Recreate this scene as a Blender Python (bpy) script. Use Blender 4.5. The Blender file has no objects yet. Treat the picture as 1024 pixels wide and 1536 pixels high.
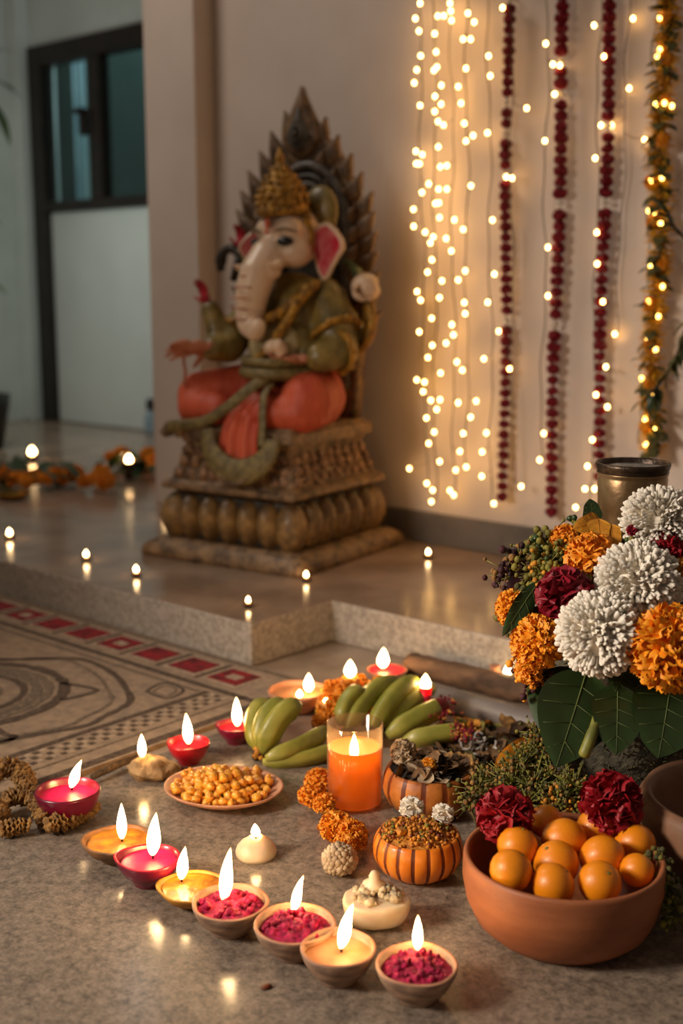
import bpy, math, random
from mathutils import Vector, Matrix, noise

random.seed(7)
PI = math.pi
SC = bpy.context.scene
COL = SC.collection

# ------------------------------------------------------------------ camera geometry
FPX = 1800.0
TILT = math.radians(10.3)
CAMZ = 0.65
CR = Vector((1, 0, 0))
CF = Vector((0, math.cos(TILT), -math.sin(TILT)))
CU = Vector((0, math.sin(TILT), math.cos(TILT)))
CC = Vector((0, 0, CAMZ))
ANG = math.radians(41.2)                    # the walls stand turned by this angle
AV = Vector((math.sin(ANG), math.cos(ANG), 0))
AU = Vector((math.cos(ANG), -math.sin(ANG), 0))
WALLV = 2.20
PLAT = 0.08                                 # height of the raised floor
MATZ = 0.004                                # top of the floor mat


def ray(x, y):
    return CR * ((x - 512) / FPX) + CU * ((768 - y) / FPX) + CF


def at(x, y, z=0.0):
    d = ray(x, y)
    return CC + d * ((z - CAMZ) / d.z)


def atd(x, y, dep):
    return CC + ray(x, y) * dep


def depth(p):
    return (p - CC).dot(CF)


def on_plane(x, y, v):
    d = ray(x, y)
    return CC + d * ((v - CC.dot(AV)) / d.dot(AV))


def uvz(p):
    return (p.dot(AU), p.dot(AV), p.z)


def W(u, v, z):
    return AU * u + AV * v + Vector((0, 0, z))


# ------------------------------------------------------------------ mesh builder
class MB:
    def __init__(s):
        s.v, s.f, s.m, s.s = [], [], [], []

    def add(s, vs, fs, mi=0, smooth=True, M=None):
        b = len(s.v)
        for p in vs:
            p = Vector(p)
            s.v.append(tuple(M @ p) if M is not None else tuple(p))
        for k, f in enumerate(fs):
            s.f.append(tuple(b + i for i in f))
            s.m.append(mi[k] if isinstance(mi, list) else mi)
            s.s.append(smooth)
        return s

    def lathe(s, prof, n=32, mi=0, M=None, deform=None, smooth=True, mfun=None):
        vs, fs, ms, rows = [], [], [], []
        for r, z in prof:
            if r < 1e-6:
                rows.append([len(vs)])
                vs.append(deform(0, 0, z, 0) if deform else (0, 0, z))
            else:
                row = []
                for i in range(n):
                    a = 2 * PI * i / n
                    x, y = r * math.cos(a), r * math.sin(a)
                    row.append(len(vs))
                    vs.append(deform(x, y, z, a) if deform else (x, y, z))
                rows.append(row)
        for j, (A, B) in enumerate(zip(rows, rows[1:])):
            for i in range(n):
                k = (i + 1) % n
                if len(A) == 1 and len(B) == 1:
                    continue
                if len(A) == 1:
                    fs.append((A[0], B[k], B[i]))
                elif len(B) == 1:
                    fs.append((A[i], A[k], B[0]))
                else:
                    fs.append((A[i], A[k], B[k], B[i]))
                ms.append(mfun(i, j) if mfun else mi)
        return s.add(vs, fs, ms, smooth, M)

    def tube(s, pts, rad, n=8, mi=0, M=None, sq=1.0, up=None, smooth=True):
        pts = [Vector(p) for p in pts]
        if not isinstance(rad, (list, tuple)):
            rad = [rad] * len(pts)
        vs, fs = [], []
        prev = None
        for i, p in enumerate(pts):
            t = (pts[min(i + 1, len(pts) - 1)] - pts[max(i - 1, 0)])
            t = t.normalized() if t.length > 1e-9 else Vector((0, 0, 1))
            if prev is None:
                u = Vector(up) if up else (Vector((0, 0, 1)) if abs(t.z) < .9 else Vector((1, 0, 0)))
            else:
                u = prev
            u = (u - t * u.dot(t))
            u = u.normalized() if u.length > 1e-6 else t.orthogonal().normalized()
            prev = u
            w = t.cross(u)
            for k in range(n):
                a = 2 * PI * k / n
                vs.append(p + u * (rad[i] * sq * math.sin(a)) + w * (rad[i] * math.cos(a)))
        L = len(pts)
        for i in range(L - 1):
            for k in range(n):
                q = (k + 1) % n
                fs.append((i * n + k, i * n + q, (i + 1) * n + q, (i + 1) * n + k))
        fs.append(tuple(range(n - 1, -1, -1)))
        fs.append(tuple((L - 1) * n + k for k in range(n)))
        return s.add(vs, fs, mi, smooth, M)

    def ell(s, c, r, mi=0, n=14, m=9, rot=None, M=None, jit=0.0, seed=0):
        if not isinstance(r, (list, tuple)):
            r = (r, r, r)
        T = Matrix.Translation(Vector(c))
        if rot is not None:
            T = T @ rot
        prof = [(math.sin(PI * j / m), -math.cos(PI * j / m)) for j in range(m + 1)]
        prof[0] = (0, -1)
        prof[-1] = (0, 1)

        def df(x, y, z, a):
            k = 1.0
            if jit:
                k += jit * noise.noise(Vector((x * 1.7 + seed * 3.1, y * 1.7 + seed, z * 1.7)))
            return (x * r[0] * k, y * r[1] * k, z * r[2] * k)
        return s.lathe(prof, n, mi, T if M is None else M @ T, df)

    def box(s, lo, hi, mi=0, M=None, smooth=False, top=None):
        x0, y0, z0 = lo
        x1, y1, z1 = hi
        a = 0 if top is None else top
        vs = [(x0, y0, z0), (x1, y0, z0), (x1, y1, z0), (x0, y1, z0),
              (x0 + a, y0 + a, z1), (x1 - a, y0 + a, z1), (x1 - a, y1 - a, z1), (x0 + a, y1 - a, z1)]
        fs = [(3, 2, 1, 0), (4, 5, 6, 7), (0, 1, 5, 4), (1, 2, 6, 5), (2, 3, 7, 6), (3, 0, 4, 7)]
        return s.add(vs, fs, mi, smooth, M)

    def prism(s, poly, z0, z1, mi=0, M=None, mside=None):
        n = len(poly)
        vs = [(x, y, z0) for x, y in poly] + [(x, y, z1) for x, y in poly]
        fs = [tuple(range(n - 1, -1, -1)), tuple(range(n, 2 * n))]
        ms = [mi, mi]
        for i in range(n):
            j = (i + 1) % n
            fs.append((i, j, n + j, n + i))
            ms.append(mi if mside is None else mside)
        return s.add(vs, fs, ms, False, M)

    def puff(s, outline, th, dome, M=None, mi=0, mi_back=None, rings=(1, .86, .55, .25), mi_rim=None, cup=0.0):
        """A solid leaf of an outline in the local x,z plane, front side towards -y."""
        n = len(outline)
        cx = sum(p[0] for p in outline) / n
        cz = sum(p[1] for p in outline) / n
        vs, fs, ms = [], [], []
        for side in (-1, 1):
            b0 = len(vs)
            for k in rings:
                for x, z in outline:
                    y = side * th / 2 + side * dome * (1 - k * k) + cup * (1 - k * k)
                    vs.append((cx + (x - cx) * k, y, cz + (z - cz) * k))
            vs.append((cx, side * th / 2 + side * dome + cup, cz))
            ctr = len(vs) - 1
            for j in range(len(rings) - 1):
                for i in range(n):
                    q = (i + 1) % n
                    f = (b0 + j * n + i, b0 + j * n + q, b0 + (j + 1) * n + q, b0 + (j + 1) * n + i)
                    fs.append(f if side < 0 else f[::-1])
                    ms.append(mi_rim if (j == 0 and mi_rim is not None) else (mi if side < 0 or mi_back is None else mi_back))
            j = len(rings) - 1
            for i in range(n):
                q = (i + 1) % n
                f = (b0 + j * n + i, b0 + j * n + q, ctr)
                fs.append(f if side < 0 else f[::-1])
                ms.append(mi if side < 0 or mi_back is None else mi_back)
        h = len(vs) // 2
        for i in range(n):
            q = (i + 1) % n
            fs.append((i, h + i, h + q, q))
            ms.append(mi_rim if mi_rim is not None else mi)
        return s.add(vs, fs, ms, True, M)

    def mesh(s, name, mats):
        me = bpy.data.meshes.new(name)
        me.from_pydata(s.v, [], s.f)
        if not isinstance(mats, (list, tuple)):
            mats = [mats]
        for m in mats:
            me.materials.append(m)
        me.polygons.foreach_set('material_index', s.m)
        me.polygons.foreach_set('use_smooth', s.s)
        me.update()
        return me

    def build(s, name, mats, parent=None, loc=None, rot=None, scale=None, bevel=0, subsurf=0):
        return link(name, s.mesh(name, mats), parent, loc, rot, scale, bevel, subsurf)


def link(name, me, parent=None, loc=None, rot=None, scale=None, bevel=0, subsurf=0):
    o = bpy.data.objects.new(name, me)
    COL.objects.link(o)
    if parent is not None:
        o.parent = parent
    if loc is not None:
        o.location = loc
    if rot is not None:
        o.rotation_euler = rot
    if scale is not None:
        o.scale = scale if isinstance(scale, (list, tuple)) else (scale,) * 3
    if bevel:
        b = o.modifiers.new('bevel', 'BEVEL')
        b.width = bevel
        b.segments = 2
        b.limit_method = 'ANGLE'
    if subsurf:
        b = o.modifiers.new('subsurf', 'SUBSURF')
        b.levels = b.render_levels = subsurf
    return o


def fuse(mb, name, mats, parent=None, voxel=.005, smooth=6, loc=None, rot=None, classify=None):
    """Grow one continuous surface from overlapping masses."""
    o = mb.build(name + '_tmp', mats)
    r = o.modifiers.new('r', 'REMESH')
    r.mode = 'VOXEL'
    r.voxel_size = voxel
    if smooth:
        q = o.modifiers.new('s', 'SMOOTH')
        q.iterations = smooth
        q.factor = .5
    dg = bpy.context.evaluated_depsgraph_get()
    dg.update()
    me = bpy.data.meshes.new_from_object(o.evaluated_get(dg))
    me.name = name
    bpy.data.objects.remove(o)
    me.polygons.foreach_set('use_smooth', [True] * len(me.polygons))
    me.materials.clear()
    for m in (mats if isinstance(mats, (list, tuple)) else [mats]):
        me.materials.append(m)
    if classify:
        me.polygons.foreach_set('material_index', [classify(p.center) for p in me.polygons])
    else:
        me.polygons.foreach_set('material_index', [0] * len(me.polygons))
    return link(name, me, parent, loc, rot)


def tag(o, label, cat, group=None, kind=None):
    o['label'] = label
    o['category'] = cat
    if group:
        o['group'] = group
    if kind:
        o['kind'] = kind
    return o


def thing(name, label, cat, loc=(0, 0, 0), rz=0, group=None):
    o = bpy.data.objects.new(name, None)
    COL.objects.link(o)
    o.empty_display_size = .02
    o.location = loc
    o.rotation_euler = (0, 0, rz)
    return tag(o, label, cat, group)


def struct(o):
    o['kind'] = 'structure'
    return o


# ------------------------------------------------------------------ materials
def lin(c):
    return tuple(((x / 255) / 12.92 if x / 255 <= .04045 else ((x / 255 + .055) / 1.055) ** 2.4) for x in c[:3]) + (1,)


def pmat(name, col, col2=None, rough=.5, scale=30, bump=0.0, bscale=None, metal=0, sss=0, sssr=(.01, .004, .002), coat=0,
         coatr=.1, lo=.35, hi=.65, detail=4, stretch=None, trans=0, spec=.5, sheen=0, nrough=.5):
    m = bpy.data.materials.new(name)
    m.use_nodes = True
    nt = m.node_tree
    b = nt.nodes['Principled BSDF']
    tc = nt.nodes.new('ShaderNodeTexCoord')
    src = tc.outputs['Object']
    if stretch:
        mp = nt.nodes.new('ShaderNodeMapping')
        mp.inputs['Scale'].default_value = stretch
        nt.links.new(src, mp.inputs['Vector'])
        src = mp.outputs['Vector']
    no = nt.nodes.new('ShaderNodeTexNoise')
    no.inputs['Scale'].default_value = scale
    no.inputs['Detail'].default_value = detail
    no.inputs['Roughness'].default_value = nrough
    nt.links.new(src, no.inputs['Vector'])
    rp = nt.nodes.new('ShaderNodeValToRGB')
    if col2 is None:
        col2 = tuple(x * .78 for x in col)
    rp.color_ramp.elements[0].position = lo
    rp.color_ramp.elements[0].color = lin(col2)
    rp.color_ramp.elements[1].position = hi
    rp.color_ramp.elements[1].color = lin(col)
    nt.links.new(no.outputs['Fac'], rp.inputs['Fac'])
    nt.links.new(rp.outputs['Color'], b.inputs['Base Color'])
    b.inputs['Roughness'].default_value = rough
    b.inputs['Metallic'].default_value = metal
    b.inputs['Specular IOR Level'].default_value = spec
    if sss:
        b.inputs['Subsurface Weight'].default_value = sss
        b.inputs['Subsurface Radius'].default_value = sssr
        b.inputs['Subsurface Scale'].default_value = 1
    if coat:
        b.inputs['Coat Weight'].default_value = coat
        b.inputs['Coat Roughness'].default_value = coatr
    if trans:
        b.inputs['Transmission Weight'].default_value = trans
    if sheen:
        b.inputs['Sheen Weight'].default_value = sheen
    if bump:
        n2 = no
        if bscale:
            n2 = nt.nodes.new('ShaderNodeTexNoise')
            n2.inputs['Scale'].default_value = bscale
            n2.inputs['Detail'].default_value = 5
            nt.links.new(src, n2.inputs['Vector'])
        bp = nt.nodes.new('ShaderNodeBump')
        bp.inputs['Strength'].default_value = bump
        bp.inputs['Distance'].default_value = .01
        nt.links.new(n2.outputs['Fac'], bp.inputs['Height'])
        nt.links.new(bp.outputs['Normal'], b.inputs['Normal'])
    return m


def emat(name, col, strength):
    m = bpy.data.materials.new(name)
    m.use_nodes = True
    nt = m.node_tree
    nt.nodes.clear()
    e = nt.nodes.new('ShaderNodeEmission')
    o = nt.nodes.new('ShaderNodeOutputMaterial')
    e.inputs['Color'].default_value = (*col, 1)
    e.inputs['Strength'].default_value = strength
    nt.links.new(e.outputs[0], o.inputs[0])
    return m


def flame_mat(name, strength):
    m = emat(name, (1, .6, .2), strength)
    nt = m.node_tree
    e = next(n for n in nt.nodes if n.type == 'EMISSION')
    tc = nt.nodes.new('ShaderNodeTexCoord')
    sx = nt.nodes.new('ShaderNodeSeparateXYZ')
    rp = nt.nodes.new('ShaderNodeValToRGB')
    el = rp.color_ramp.elements
    el[0].position, el[0].color = 0.0, (.022, .006, .001, 1)
    el[1].position, el[1].color = 1.0, (.05, .022, .006, 1)
    a = el.new(.22)
    a.color = (.7, .38, .13, 1)
    a = el.new(.5)
    a.color = (1, .64, .30, 1)
    nt.links.new(tc.outputs['Generated'], sx.inputs[0])
    nt.links.new(sx.outputs['Z'], rp.inputs['Fac'])
    nt.links.new(rp.outputs['Color'], e.inputs['Color'])
    return m


def glass_mat(name, tint=(1, 1, 1), gloss=1.0, rough=.02):
    m = bpy.data.materials.new(name)
    m.use_nodes = True
    nt = m.node_tree
    nt.nodes.clear()
    o = nt.nodes.new('ShaderNodeOutputMaterial')
    t = nt.nodes.new('ShaderNodeBsdfTransparent')
    g = nt.nodes.new('ShaderNodeBsdfGlossy')
    f = nt.nodes.new('ShaderNodeLayerWeight')
    f.inputs['Blend'].default_value = .5
    pw = nt.nodes.new('ShaderNodeMath')
    pw.operation = 'POWER'
    pw.inputs[1].default_value = 4
    x = nt.nodes.new('ShaderNodeMixShader')
    mu = nt.nodes.new('ShaderNodeMath')
    mu.operation = 'MULTIPLY'
    mu.inputs[1].default_value = gloss
    t.inputs[0].default_value = (*tint, 1)
    g.inputs['Roughness'].default_value = rough
    mu.inputs[1].default_value = .45 * gloss
    ad = nt.nodes.new('ShaderNodeMath')
    ad.inputs[1].default_value = .03
    nt.links.new(f.outputs['Facing'], pw.inputs[0])
    nt.links.new(pw.outputs[0], mu.inputs[0])
    nt.links.new(mu.outputs[0], ad.inputs[0])
    nt.links.new(ad.outputs[0], x.inputs[0])
    nt.links.new(t.outputs[0], x.inputs[1])
    nt.links.new(g.outputs[0], x.inputs[2])
    nt.links.new(x.outputs[0], o.inputs[0])
    return m


def wax_mat(name, col, deep):
    m = bpy.data.materials.new(name)
    m.use_nodes = True
    nt = m.node_tree
    nt.nodes.clear()
    o = nt.nodes.new('ShaderNodeOutputMaterial')
    t = nt.nodes.new('ShaderNodeBsdfTranslucent')
    d = nt.nodes.new('ShaderNodeBsdfDiffuse')
    g = nt.nodes.new('ShaderNodeBsdfGlossy')
    x = nt.nodes.new('ShaderNodeMixShader')
    y = nt.nodes.new('ShaderNodeMixShader')
    t.inputs[0].default_value = lin(deep)
    d.inputs[0].default_value = lin(col)
    g.inputs['Roughness'].default_value = .25
    x.inputs[0].default_value = .8
    y.inputs[0].default_value = .04
    nt.links.new(d.outputs[0], x.inputs[1])
    nt.links.new(t.outputs[0], x.inputs[2])
    nt.links.new(x.outputs[0], y.inputs[1])
    nt.links.new(g.outputs[0], y.inputs[2])
    nt.links.new(y.outputs[0], o.inputs[0])
    return m


M_ = dict(
    wall=pmat('wall_paint', (222, 208, 196), (208, 193, 181), rough=.65, scale=3, bump=.05, bscale=60),
    wall_cool=pmat('cool_wall_paint', (200, 208, 204), (186, 194, 190), rough=.6, scale=3),
    platform=pmat('polished_stone', (166, 142, 122), (136, 114, 96), rough=.19, scale=7, detail=6, spec=.38),
    terrazzo=pmat('speckled_stone', (190, 180, 168), (152, 142, 130), rough=.6, scale=120, detail=6, bump=.15),
    floor=pmat('floor_stone', (176, 156, 136), (150, 130, 112), rough=.35, scale=14, detail=6),
    mat=pmat('grey_felt_stone', (160, 143, 126), (90, 79, 69), rough=.6, scale=110, detail=12, nrough=.78, bump=.10, bscale=330, lo=.38, hi=.62, coat=.7, coatr=.17),
    base=pmat('skirting_paint', (120, 112, 104), (96, 90, 84), rough=.5, scale=10),
    dark_wood=pmat('dark_wood', (38, 25, 20), (20, 12, 9), rough=.4, scale=20),
    door_panel=pmat('door_panel_white', (208, 212, 208), (196, 200, 197), rough=.5, scale=2),
    night=pmat('dusk_green', (58, 76, 70), (42, 58, 53), rough=.9, scale=3),
    curtain=pmat('pale_curtain', (206, 226, 234), (180, 204, 216), rough=.8, scale=6),
    pane=glass_mat('window_glass', (.75, .85, .82)),
    glass=glass_mat('candle_glass', (1, .95, .88), 1.5),
    rug=pmat('rug_beige', (164, 134, 102), (132, 106, 80), rough=.95, scale=60, bump=.3, bscale=300, sheen=.2),
    rug_dark=pmat('rug_dark_brown', (108, 88, 70), (70, 56, 46), rough=.95, scale=200, bump=.3, bscale=300),
    rug_grey=pmat('rug_grey_brown', (140, 120, 98), (100, 84, 70), rough=.95, scale=160, bump=.3, bscale=300),
    rug_light=pmat('rug_pale', (196, 172, 146), (150, 130, 108), rough=.95, scale=120, bump=.3),
    rug_red=pmat('rug_red', (158, 26, 34), (92, 18, 22), rough=.9, scale=60, bump=.3),
    clay=pmat('terracotta', (172, 104, 64), (140, 80, 48), rough=.55, scale=9, bump=.08, bscale=90, stretch=(1, 1, 4)),
    clay_pale=pmat('pale_clay', (206, 150, 116), (176, 122, 92), rough=.6, scale=30, bump=.1),
    clay_grey=pmat('grey_brown_clay', (176, 142, 116), (120, 94, 78), rough=.6, scale=40, bump=.15, stretch=(1, 1, 3)),
    clay_brown=pmat('brown_clay', (150, 104, 62), (100, 68, 42), rough=.6, scale=50, bump=.2),
    ochre=pmat('ochre_clay', (206, 146, 44), (160, 104, 30), rough=.5, scale=40, bump=.15),
    pot=pmat('pot_clay', (146, 106, 80), (116, 82, 60), rough=.6, scale=12, bump=.1),
    wine=pmat('wine_glaze', (132, 18, 54), (96, 10, 38), rough=.28, scale=14, coat=.3),
    crimson=pmat('crimson_glaze', (196, 30, 44), (150, 20, 34), rough=.3, scale=14, coat=.3),
    pink_wax=pmat('pink_wax', (226, 28, 100), (190, 16, 78), rough=.4, scale=30, sss=.4, sssr=(.01, .003, .004), bump=.1),
    red_wax=pmat('red_wax', (222, 36, 60), (180, 22, 44), rough=.35, scale=20, sss=.4, sssr=(.01, .002, .002)),
    magenta=pmat('magenta_powder', (206, 12, 84), (128, 4, 50), rough=.75, scale=160, bump=.6, bscale=260),
    tan_wax=pmat('tan_wax', (208, 152, 106), (184, 126, 82), rough=.5, scale=30, sss=.3, sssr=(.012, .006, .003)),
    white_wax=pmat('white_wax', (234, 214, 186), (214, 190, 160), rough=.45, scale=30, sss=.6, sssr=(.014, .008, .004), bump=.05),
    crumb_wax=pmat('crumbled_wax', (222, 200, 166), (170, 146, 112), rough=.6, scale=120, sss=.3, bump=.5, bscale=150),
    yellow_wax=pmat('mustard_wax', (212, 140, 30), (150, 90, 18), rough=.45, scale=60, bump=.4, coat=.3),
    lump=pmat('dry_beige_clay', (190, 156, 112), (138, 108, 74), rough=.8, scale=70, bump=.6, bscale=110),
    orange_wax=wax_mat('orange_wax', (255, 170, 56), (255, 190, 84)),
    wick=pmat('burnt_wick', (40, 26, 20), (20, 14, 10), rough=.9, scale=100),
    holder=pmat('dark_brass', (92, 66, 38), (60, 42, 26), rough=.4, scale=40, metal=.6),
    chick=pmat('roasted_chickpea', (242, 178, 62), (222, 138, 34), rough=.35, scale=90, coat=.3, sss=.15),
    orange=pmat('orange_skin', (244, 152, 24), (232, 130, 14), rough=.36, scale=30, bump=.12, bscale=380, coat=.15),
    banana=pmat('green_banana', (162, 156, 66), (126, 128, 46), rough=.45, scale=26, coat=.12),
    banana_tip=pmat('banana_ripe_tip', (176, 150, 66), (130, 100, 44), rough=.45, scale=60),
    banana_red=pmat('red_powder', (150, 14, 34), (96, 8, 20), rough=.8, scale=160, bump=.5),
    banana_stem=pmat('banana_stem', (92, 68, 40), (54, 38, 24), rough=.8, scale=120, bump=.5),
    marigold=pmat('marigold_petal', (252, 172, 30), (236, 136, 14), rough=.6, scale=40, sss=.2, sssr=(.006, .003, .001)),
    marigold_dp=pmat('deep_marigold_petal', (250, 168, 40), (226, 130, 24), rough=.6, scale=40, sss=.15),
    ochre_petal=pmat('ochre_petal', (222, 156, 40), (176, 112, 26), rough=.65, scale=60),
    white_petal=pmat('white_petal', (246, 238, 224), (232, 222, 204), rough=.6, scale=30, sss=.25, sssr=(.006, .005, .004)),
    dusty_petal=pmat('dusty_petal', (206, 184, 152), (156, 132, 104), rough=.7, scale=50),
    red_petal=pmat('red_petal', (176, 12, 32), (126, 6, 20), rough=.55, scale=40, sss=.1, sssr=(.006, .001, .001)),
    crimson_petal=pmat('crimson_petal', (158, 10, 40), (100, 4, 24), rough=.5, scale=40),
    garland_red=pmat('garland_red', (158, 14, 36), (112, 8, 24), rough=.7, scale=60),
    purple=pmat('dry_purple', (74, 24, 36), (38, 14, 18), rough=.7, scale=80),
    green=pmat('leaf_green', (60, 84, 34), (40, 58, 24), rough=.4, scale=16, coat=.15),
    green_dk=pmat('deep_leaf_green', (50, 70, 30), (32, 48, 22), rough=.34, scale=12, coat=.15),
    vein=pmat('leaf_vein', (100, 112, 54), (78, 90, 42), rough=.5, scale=40),
    sprig=pmat('yellow_green_sprig', (138, 128, 44), (88, 84, 30), rough=.7, scale=90),
    olive=pmat('olive_moss', (96, 92, 44), (50, 50, 26), rough=.85, scale=120),
    stem=pmat('plant_stem', (136, 136, 56), (96, 100, 40), rough=.5, scale=40),
    dried=pmat('dried_petal', (136, 102, 66), (74, 54, 38), rough=.85, scale=70),
    dried_gold=pmat('dried_gold', (170, 126, 66), (104, 72, 38), rough=.75, scale=110, bump=.5, bscale=200),
    vase=pmat('mossy_stone', (92, 86, 70), (50, 48, 38), rough=.9, scale=70, bump=.7, bscale=120),
    foam=pmat('flower_foam', (36, 44, 26), (22, 28, 18), rough=.9, scale=60),
    tin=pmat('worn_tin', (176, 148, 108), (112, 88, 60), rough=.34, scale=18, metal=.75, bump=.12, bscale=40),
    tin_dark=pmat('dark_tin_rim', (88, 72, 58), (52, 42, 36), rough=.4, scale=60, metal=.7, bump=.3),
    tin_fill=pmat('grey_ash', (150, 142, 132), (100, 94, 88), rough=.8, scale=60, bump=.4),
    log=pmat('rough_log', (122, 92, 68), (66, 48, 36), rough=.85, scale=30, bump=.4, stretch=(.3, 1, 1)),
    greybar=pmat('grey_stone_bar', (128, 120, 116), (106, 98, 94), rough=.5, scale=14),
    crumb=pmat('spice_crumb', (222, 150, 48), (164, 98, 28), rough=.7, scale=120, bump=.5),
    pump=pmat('pumpkin_orange', (238, 142, 36), (218, 116, 22), rough=.38, scale=20, coat=.25, sss=.1),
    pump_dk=pmat('pumpkin_groove', (128, 56, 16), (92, 38, 10), rough=.5, scale=50),
    pump_old=pmat('dried_gourd', (196, 118, 44), (140, 76, 28), rough=.5, scale=36, bump=.25),
    tissue=pmat('white_fluff', (206, 200, 192), (160, 154, 148), rough=.8, scale=60),
    wire=pmat('string_wire', (112, 92, 50), (80, 66, 36), rough=.5, scale=60),
    brass=pmat('brass', (206, 150, 60), (160, 110, 40), rough=.25, scale=20, metal=.9),
    # statue
    st_stone=pmat('carved_stone', (158, 126, 90), (86, 66, 48), rough=.5, scale=40, bump=.6, bscale=70, coat=.1),
    st_relief=pmat('carved_relief', (178, 138, 104), (76, 52, 40), rough=.55, scale=55, bump=.6, bscale=90),
    st_petal=pmat('gilded_petal', (166, 130, 78), (98, 74, 46), rough=.42, scale=30, bump=.4, bscale=50, coat=.2),
    st_robe=pmat('olive_gold_robe', (152, 130, 66), (98, 84, 44), rough=.4, scale=26, bump=.25, bscale=50, coat=.2),
    st_red=pmat('vermilion_cloth', (216, 96, 60), (182, 70, 46), rough=.55, scale=14, bump=1.0, bscale=20, stretch=(1, 1, .3)),
    st_sash=pmat('olive_sash', (138, 120, 70), (96, 82, 46), rough=.45, scale=60, bump=.5, bscale=110),
    st_face=pmat('cream_face', (236, 208, 178), (222, 190, 160), rough=.38, scale=14, coat=.2),
    st_pink=pmat('pink_ear', (206, 36, 62), (224, 130, 128), rough=.45, scale=26, bump=.2),
    st_gold=pmat('crown_gold', (190, 140, 48), (118, 82, 28), rough=.36, scale=60, metal=.35, bump=.5, bscale=110),
    st_belly=pmat('pale_belly', (186, 170, 126), (160, 142, 100), rough=.45, scale=20),
    st_skin=pmat('painted_skin', (206, 142, 112), (176, 112, 84), rough=.45, scale=24),
    st_rose=pmat('rose_paint', (196, 34, 54), (146, 20, 38), rough=.45, scale=30),
    st_dark=pmat('dark_bronze', (70, 60, 46), (38, 34, 28), rough=.5, scale=40, bump=.4),
    st_leaf=pmat('bronze_leaf', (136, 104, 68), (78, 58, 40), rough=.45, scale=40, bump=.4, coat=.1),
    st_black=pmat('eye_black', (22, 14, 12), (14, 8, 8), rough=.2, scale=20),
    st_ring=pmat('grey_ring', (96, 88, 76), (58, 52, 46), rough=.45, scale=40, bump=.3),
    pot_dark=pmat('dark_pot', (34, 32, 30), (20, 18, 18), rough=.5, scale=20),
    bottle=pmat('bluish_bottle', (150, 166, 176), (120, 136, 148), rough=.3, scale=20),
    flame=flame_mat('flame_glow', 62),
    tea_flame=flame_mat('tealight_glow', 48),
    candle_flame=flame_mat('candle_glow', 110),
    bulb=emat('bulb_glow', (1, .54, .16), 20),
    gold_bulb=emat('gold_bulb_glow', (1, .6, .12), 11),
)
# ------------------------------------------------------------------ the room
RZ = -ANG
UVROT = (0, 0, RZ)


def wallbox(name, lo, hi, mats, bevel=0):
    return struct(MB().box(lo, hi).build(name, mats, rot=UVROT, bevel=bevel))


floor = struct(MB().box((-6.5, -1.6, -.06), (2.4, 1.66, 0)).build('floor', M_['floor'], rot=UVROT))
pl = MB()
poly = [(-6.5, 1.43), (-1.463, 1.43), (-1.463, 1.645), (2.4, 1.645), (2.4, 3.4), (-6.5, 3.4)]
pl.prism(poly, .0, PLAT, 0, mside=1)
struct(pl.build('floor_platform', [M_['platform'], M_['terrazzo']], rot=UVROT, bevel=.004))
wallbox('wall_back', (-2.55, 2.2, PLAT), (2.4, 2.34, 3.0), M_['wall'])
wallbox('trim_1', (-2.555, 2.135, PLAT), (-2.36, 2.2, 3.0), M_['wall'], .003)          # pilaster at the wall's end
wallbox('baseboard_back', (-2.36, 2.186, PLAT), (2.4, 2.2, .152), M_['base'], .003)
# room behind, on the left
wf = MB()
wf.box((-6.2, 3.25, PLAT), (-4.64, 3.37, 3.0))
wf.box((-3.72, 3.25, PLAT), (-1.5, 3.37, 3.0))
wf.box((-4.64, 3.25, 1.70), (-3.72, 3.37, 3.0))
struct(wf.build('wall_far', M_['wall_cool'], rot=UVROT))
wallbox('wall_left', (-4.86, -1.6, PLAT), (-4.74, 3.25, 3.0), M_['wall_cool'])
wallbox('trim_2', (-4.74, 3.19, PLAT), (-4.655, 3.25, 3.0), M_['wall_cool'], .004)
wallbox('wall_passage', (-2.55, 2.34, PLAT), (-2.43, 3.25, 3.0), M_['wall_cool'])
# door with two panes above a white panel
door = bpy.data.objects.new('door_1', None)
COL.objects.link(door)
door.rotation_euler = UVROT
struct(door)
fr = MB()
fr.box((-4.64, 3.222, PLAT), (-4.545, 3.29, 1.70))
fr.box((-3.80, 3.22, PLAT), (-3.72, 3.33, 1.70))
fr.box((-4.545, 3.222, 1.615), (-3.80, 3.29, 1.70))
fr.box((-4.545, 3.225, 1.0), (-3.80, 3.32, 1.045))
fr.build('door_frame', M_['dark_wood'], door, bevel=.004)
MB().box((-4.225, 3.222, 1.045), (-4.145, 3.28, 1.615)).build('mullion', M_['dark_wood'], door, bevel=.004)
MB().box((-4.545, 3.25, PLAT + .004), (-3.80, 3.29, 1.0)).build('door_panel', M_['door_panel'], door, bevel=.003)
MB().box((-4.545, 3.240, 1.045), (-4.225, 3.246, 1.615)).build('pane', M_['pane'], door)
MB().box((-4.145, 3.248, 1.045), (-3.80, 3.254, 1.615)).build('pane', M_['pane'], door)
lk = MB()
lk.box((-4.25, 3.195, 1.30), (-4.222, 3.222, 1.41))
lk.box((-4.262, 3.18, 1.385), (-4.222, 3.2, 1.41))
lk.build('handle', M_['dark_wood'], door, bevel=.003)
wallbox('wall_outside', (-5.4, 3.9, PLAT), (-3.0, 4.0, 3.0), M_['night'])
cu = MB()
n = 40
CU0, CU1 = uvz(on_plane(112, 200, 3.6))[0], uvz(on_plane(150, 200, 3.6))[0]
vs, fs = [], []
for i in range(n + 1):
    u = CU0 + (CU1 - CU0) * i / n
    v = 3.60 + .014 * math.sin(i * .9) + .006 * math.sin(i * 2.3)
    vs += [(u, v, PLAT), (u, v, 1.9), (u, v + .004, PLAT), (u, v + .004, 1.9)]
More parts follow.
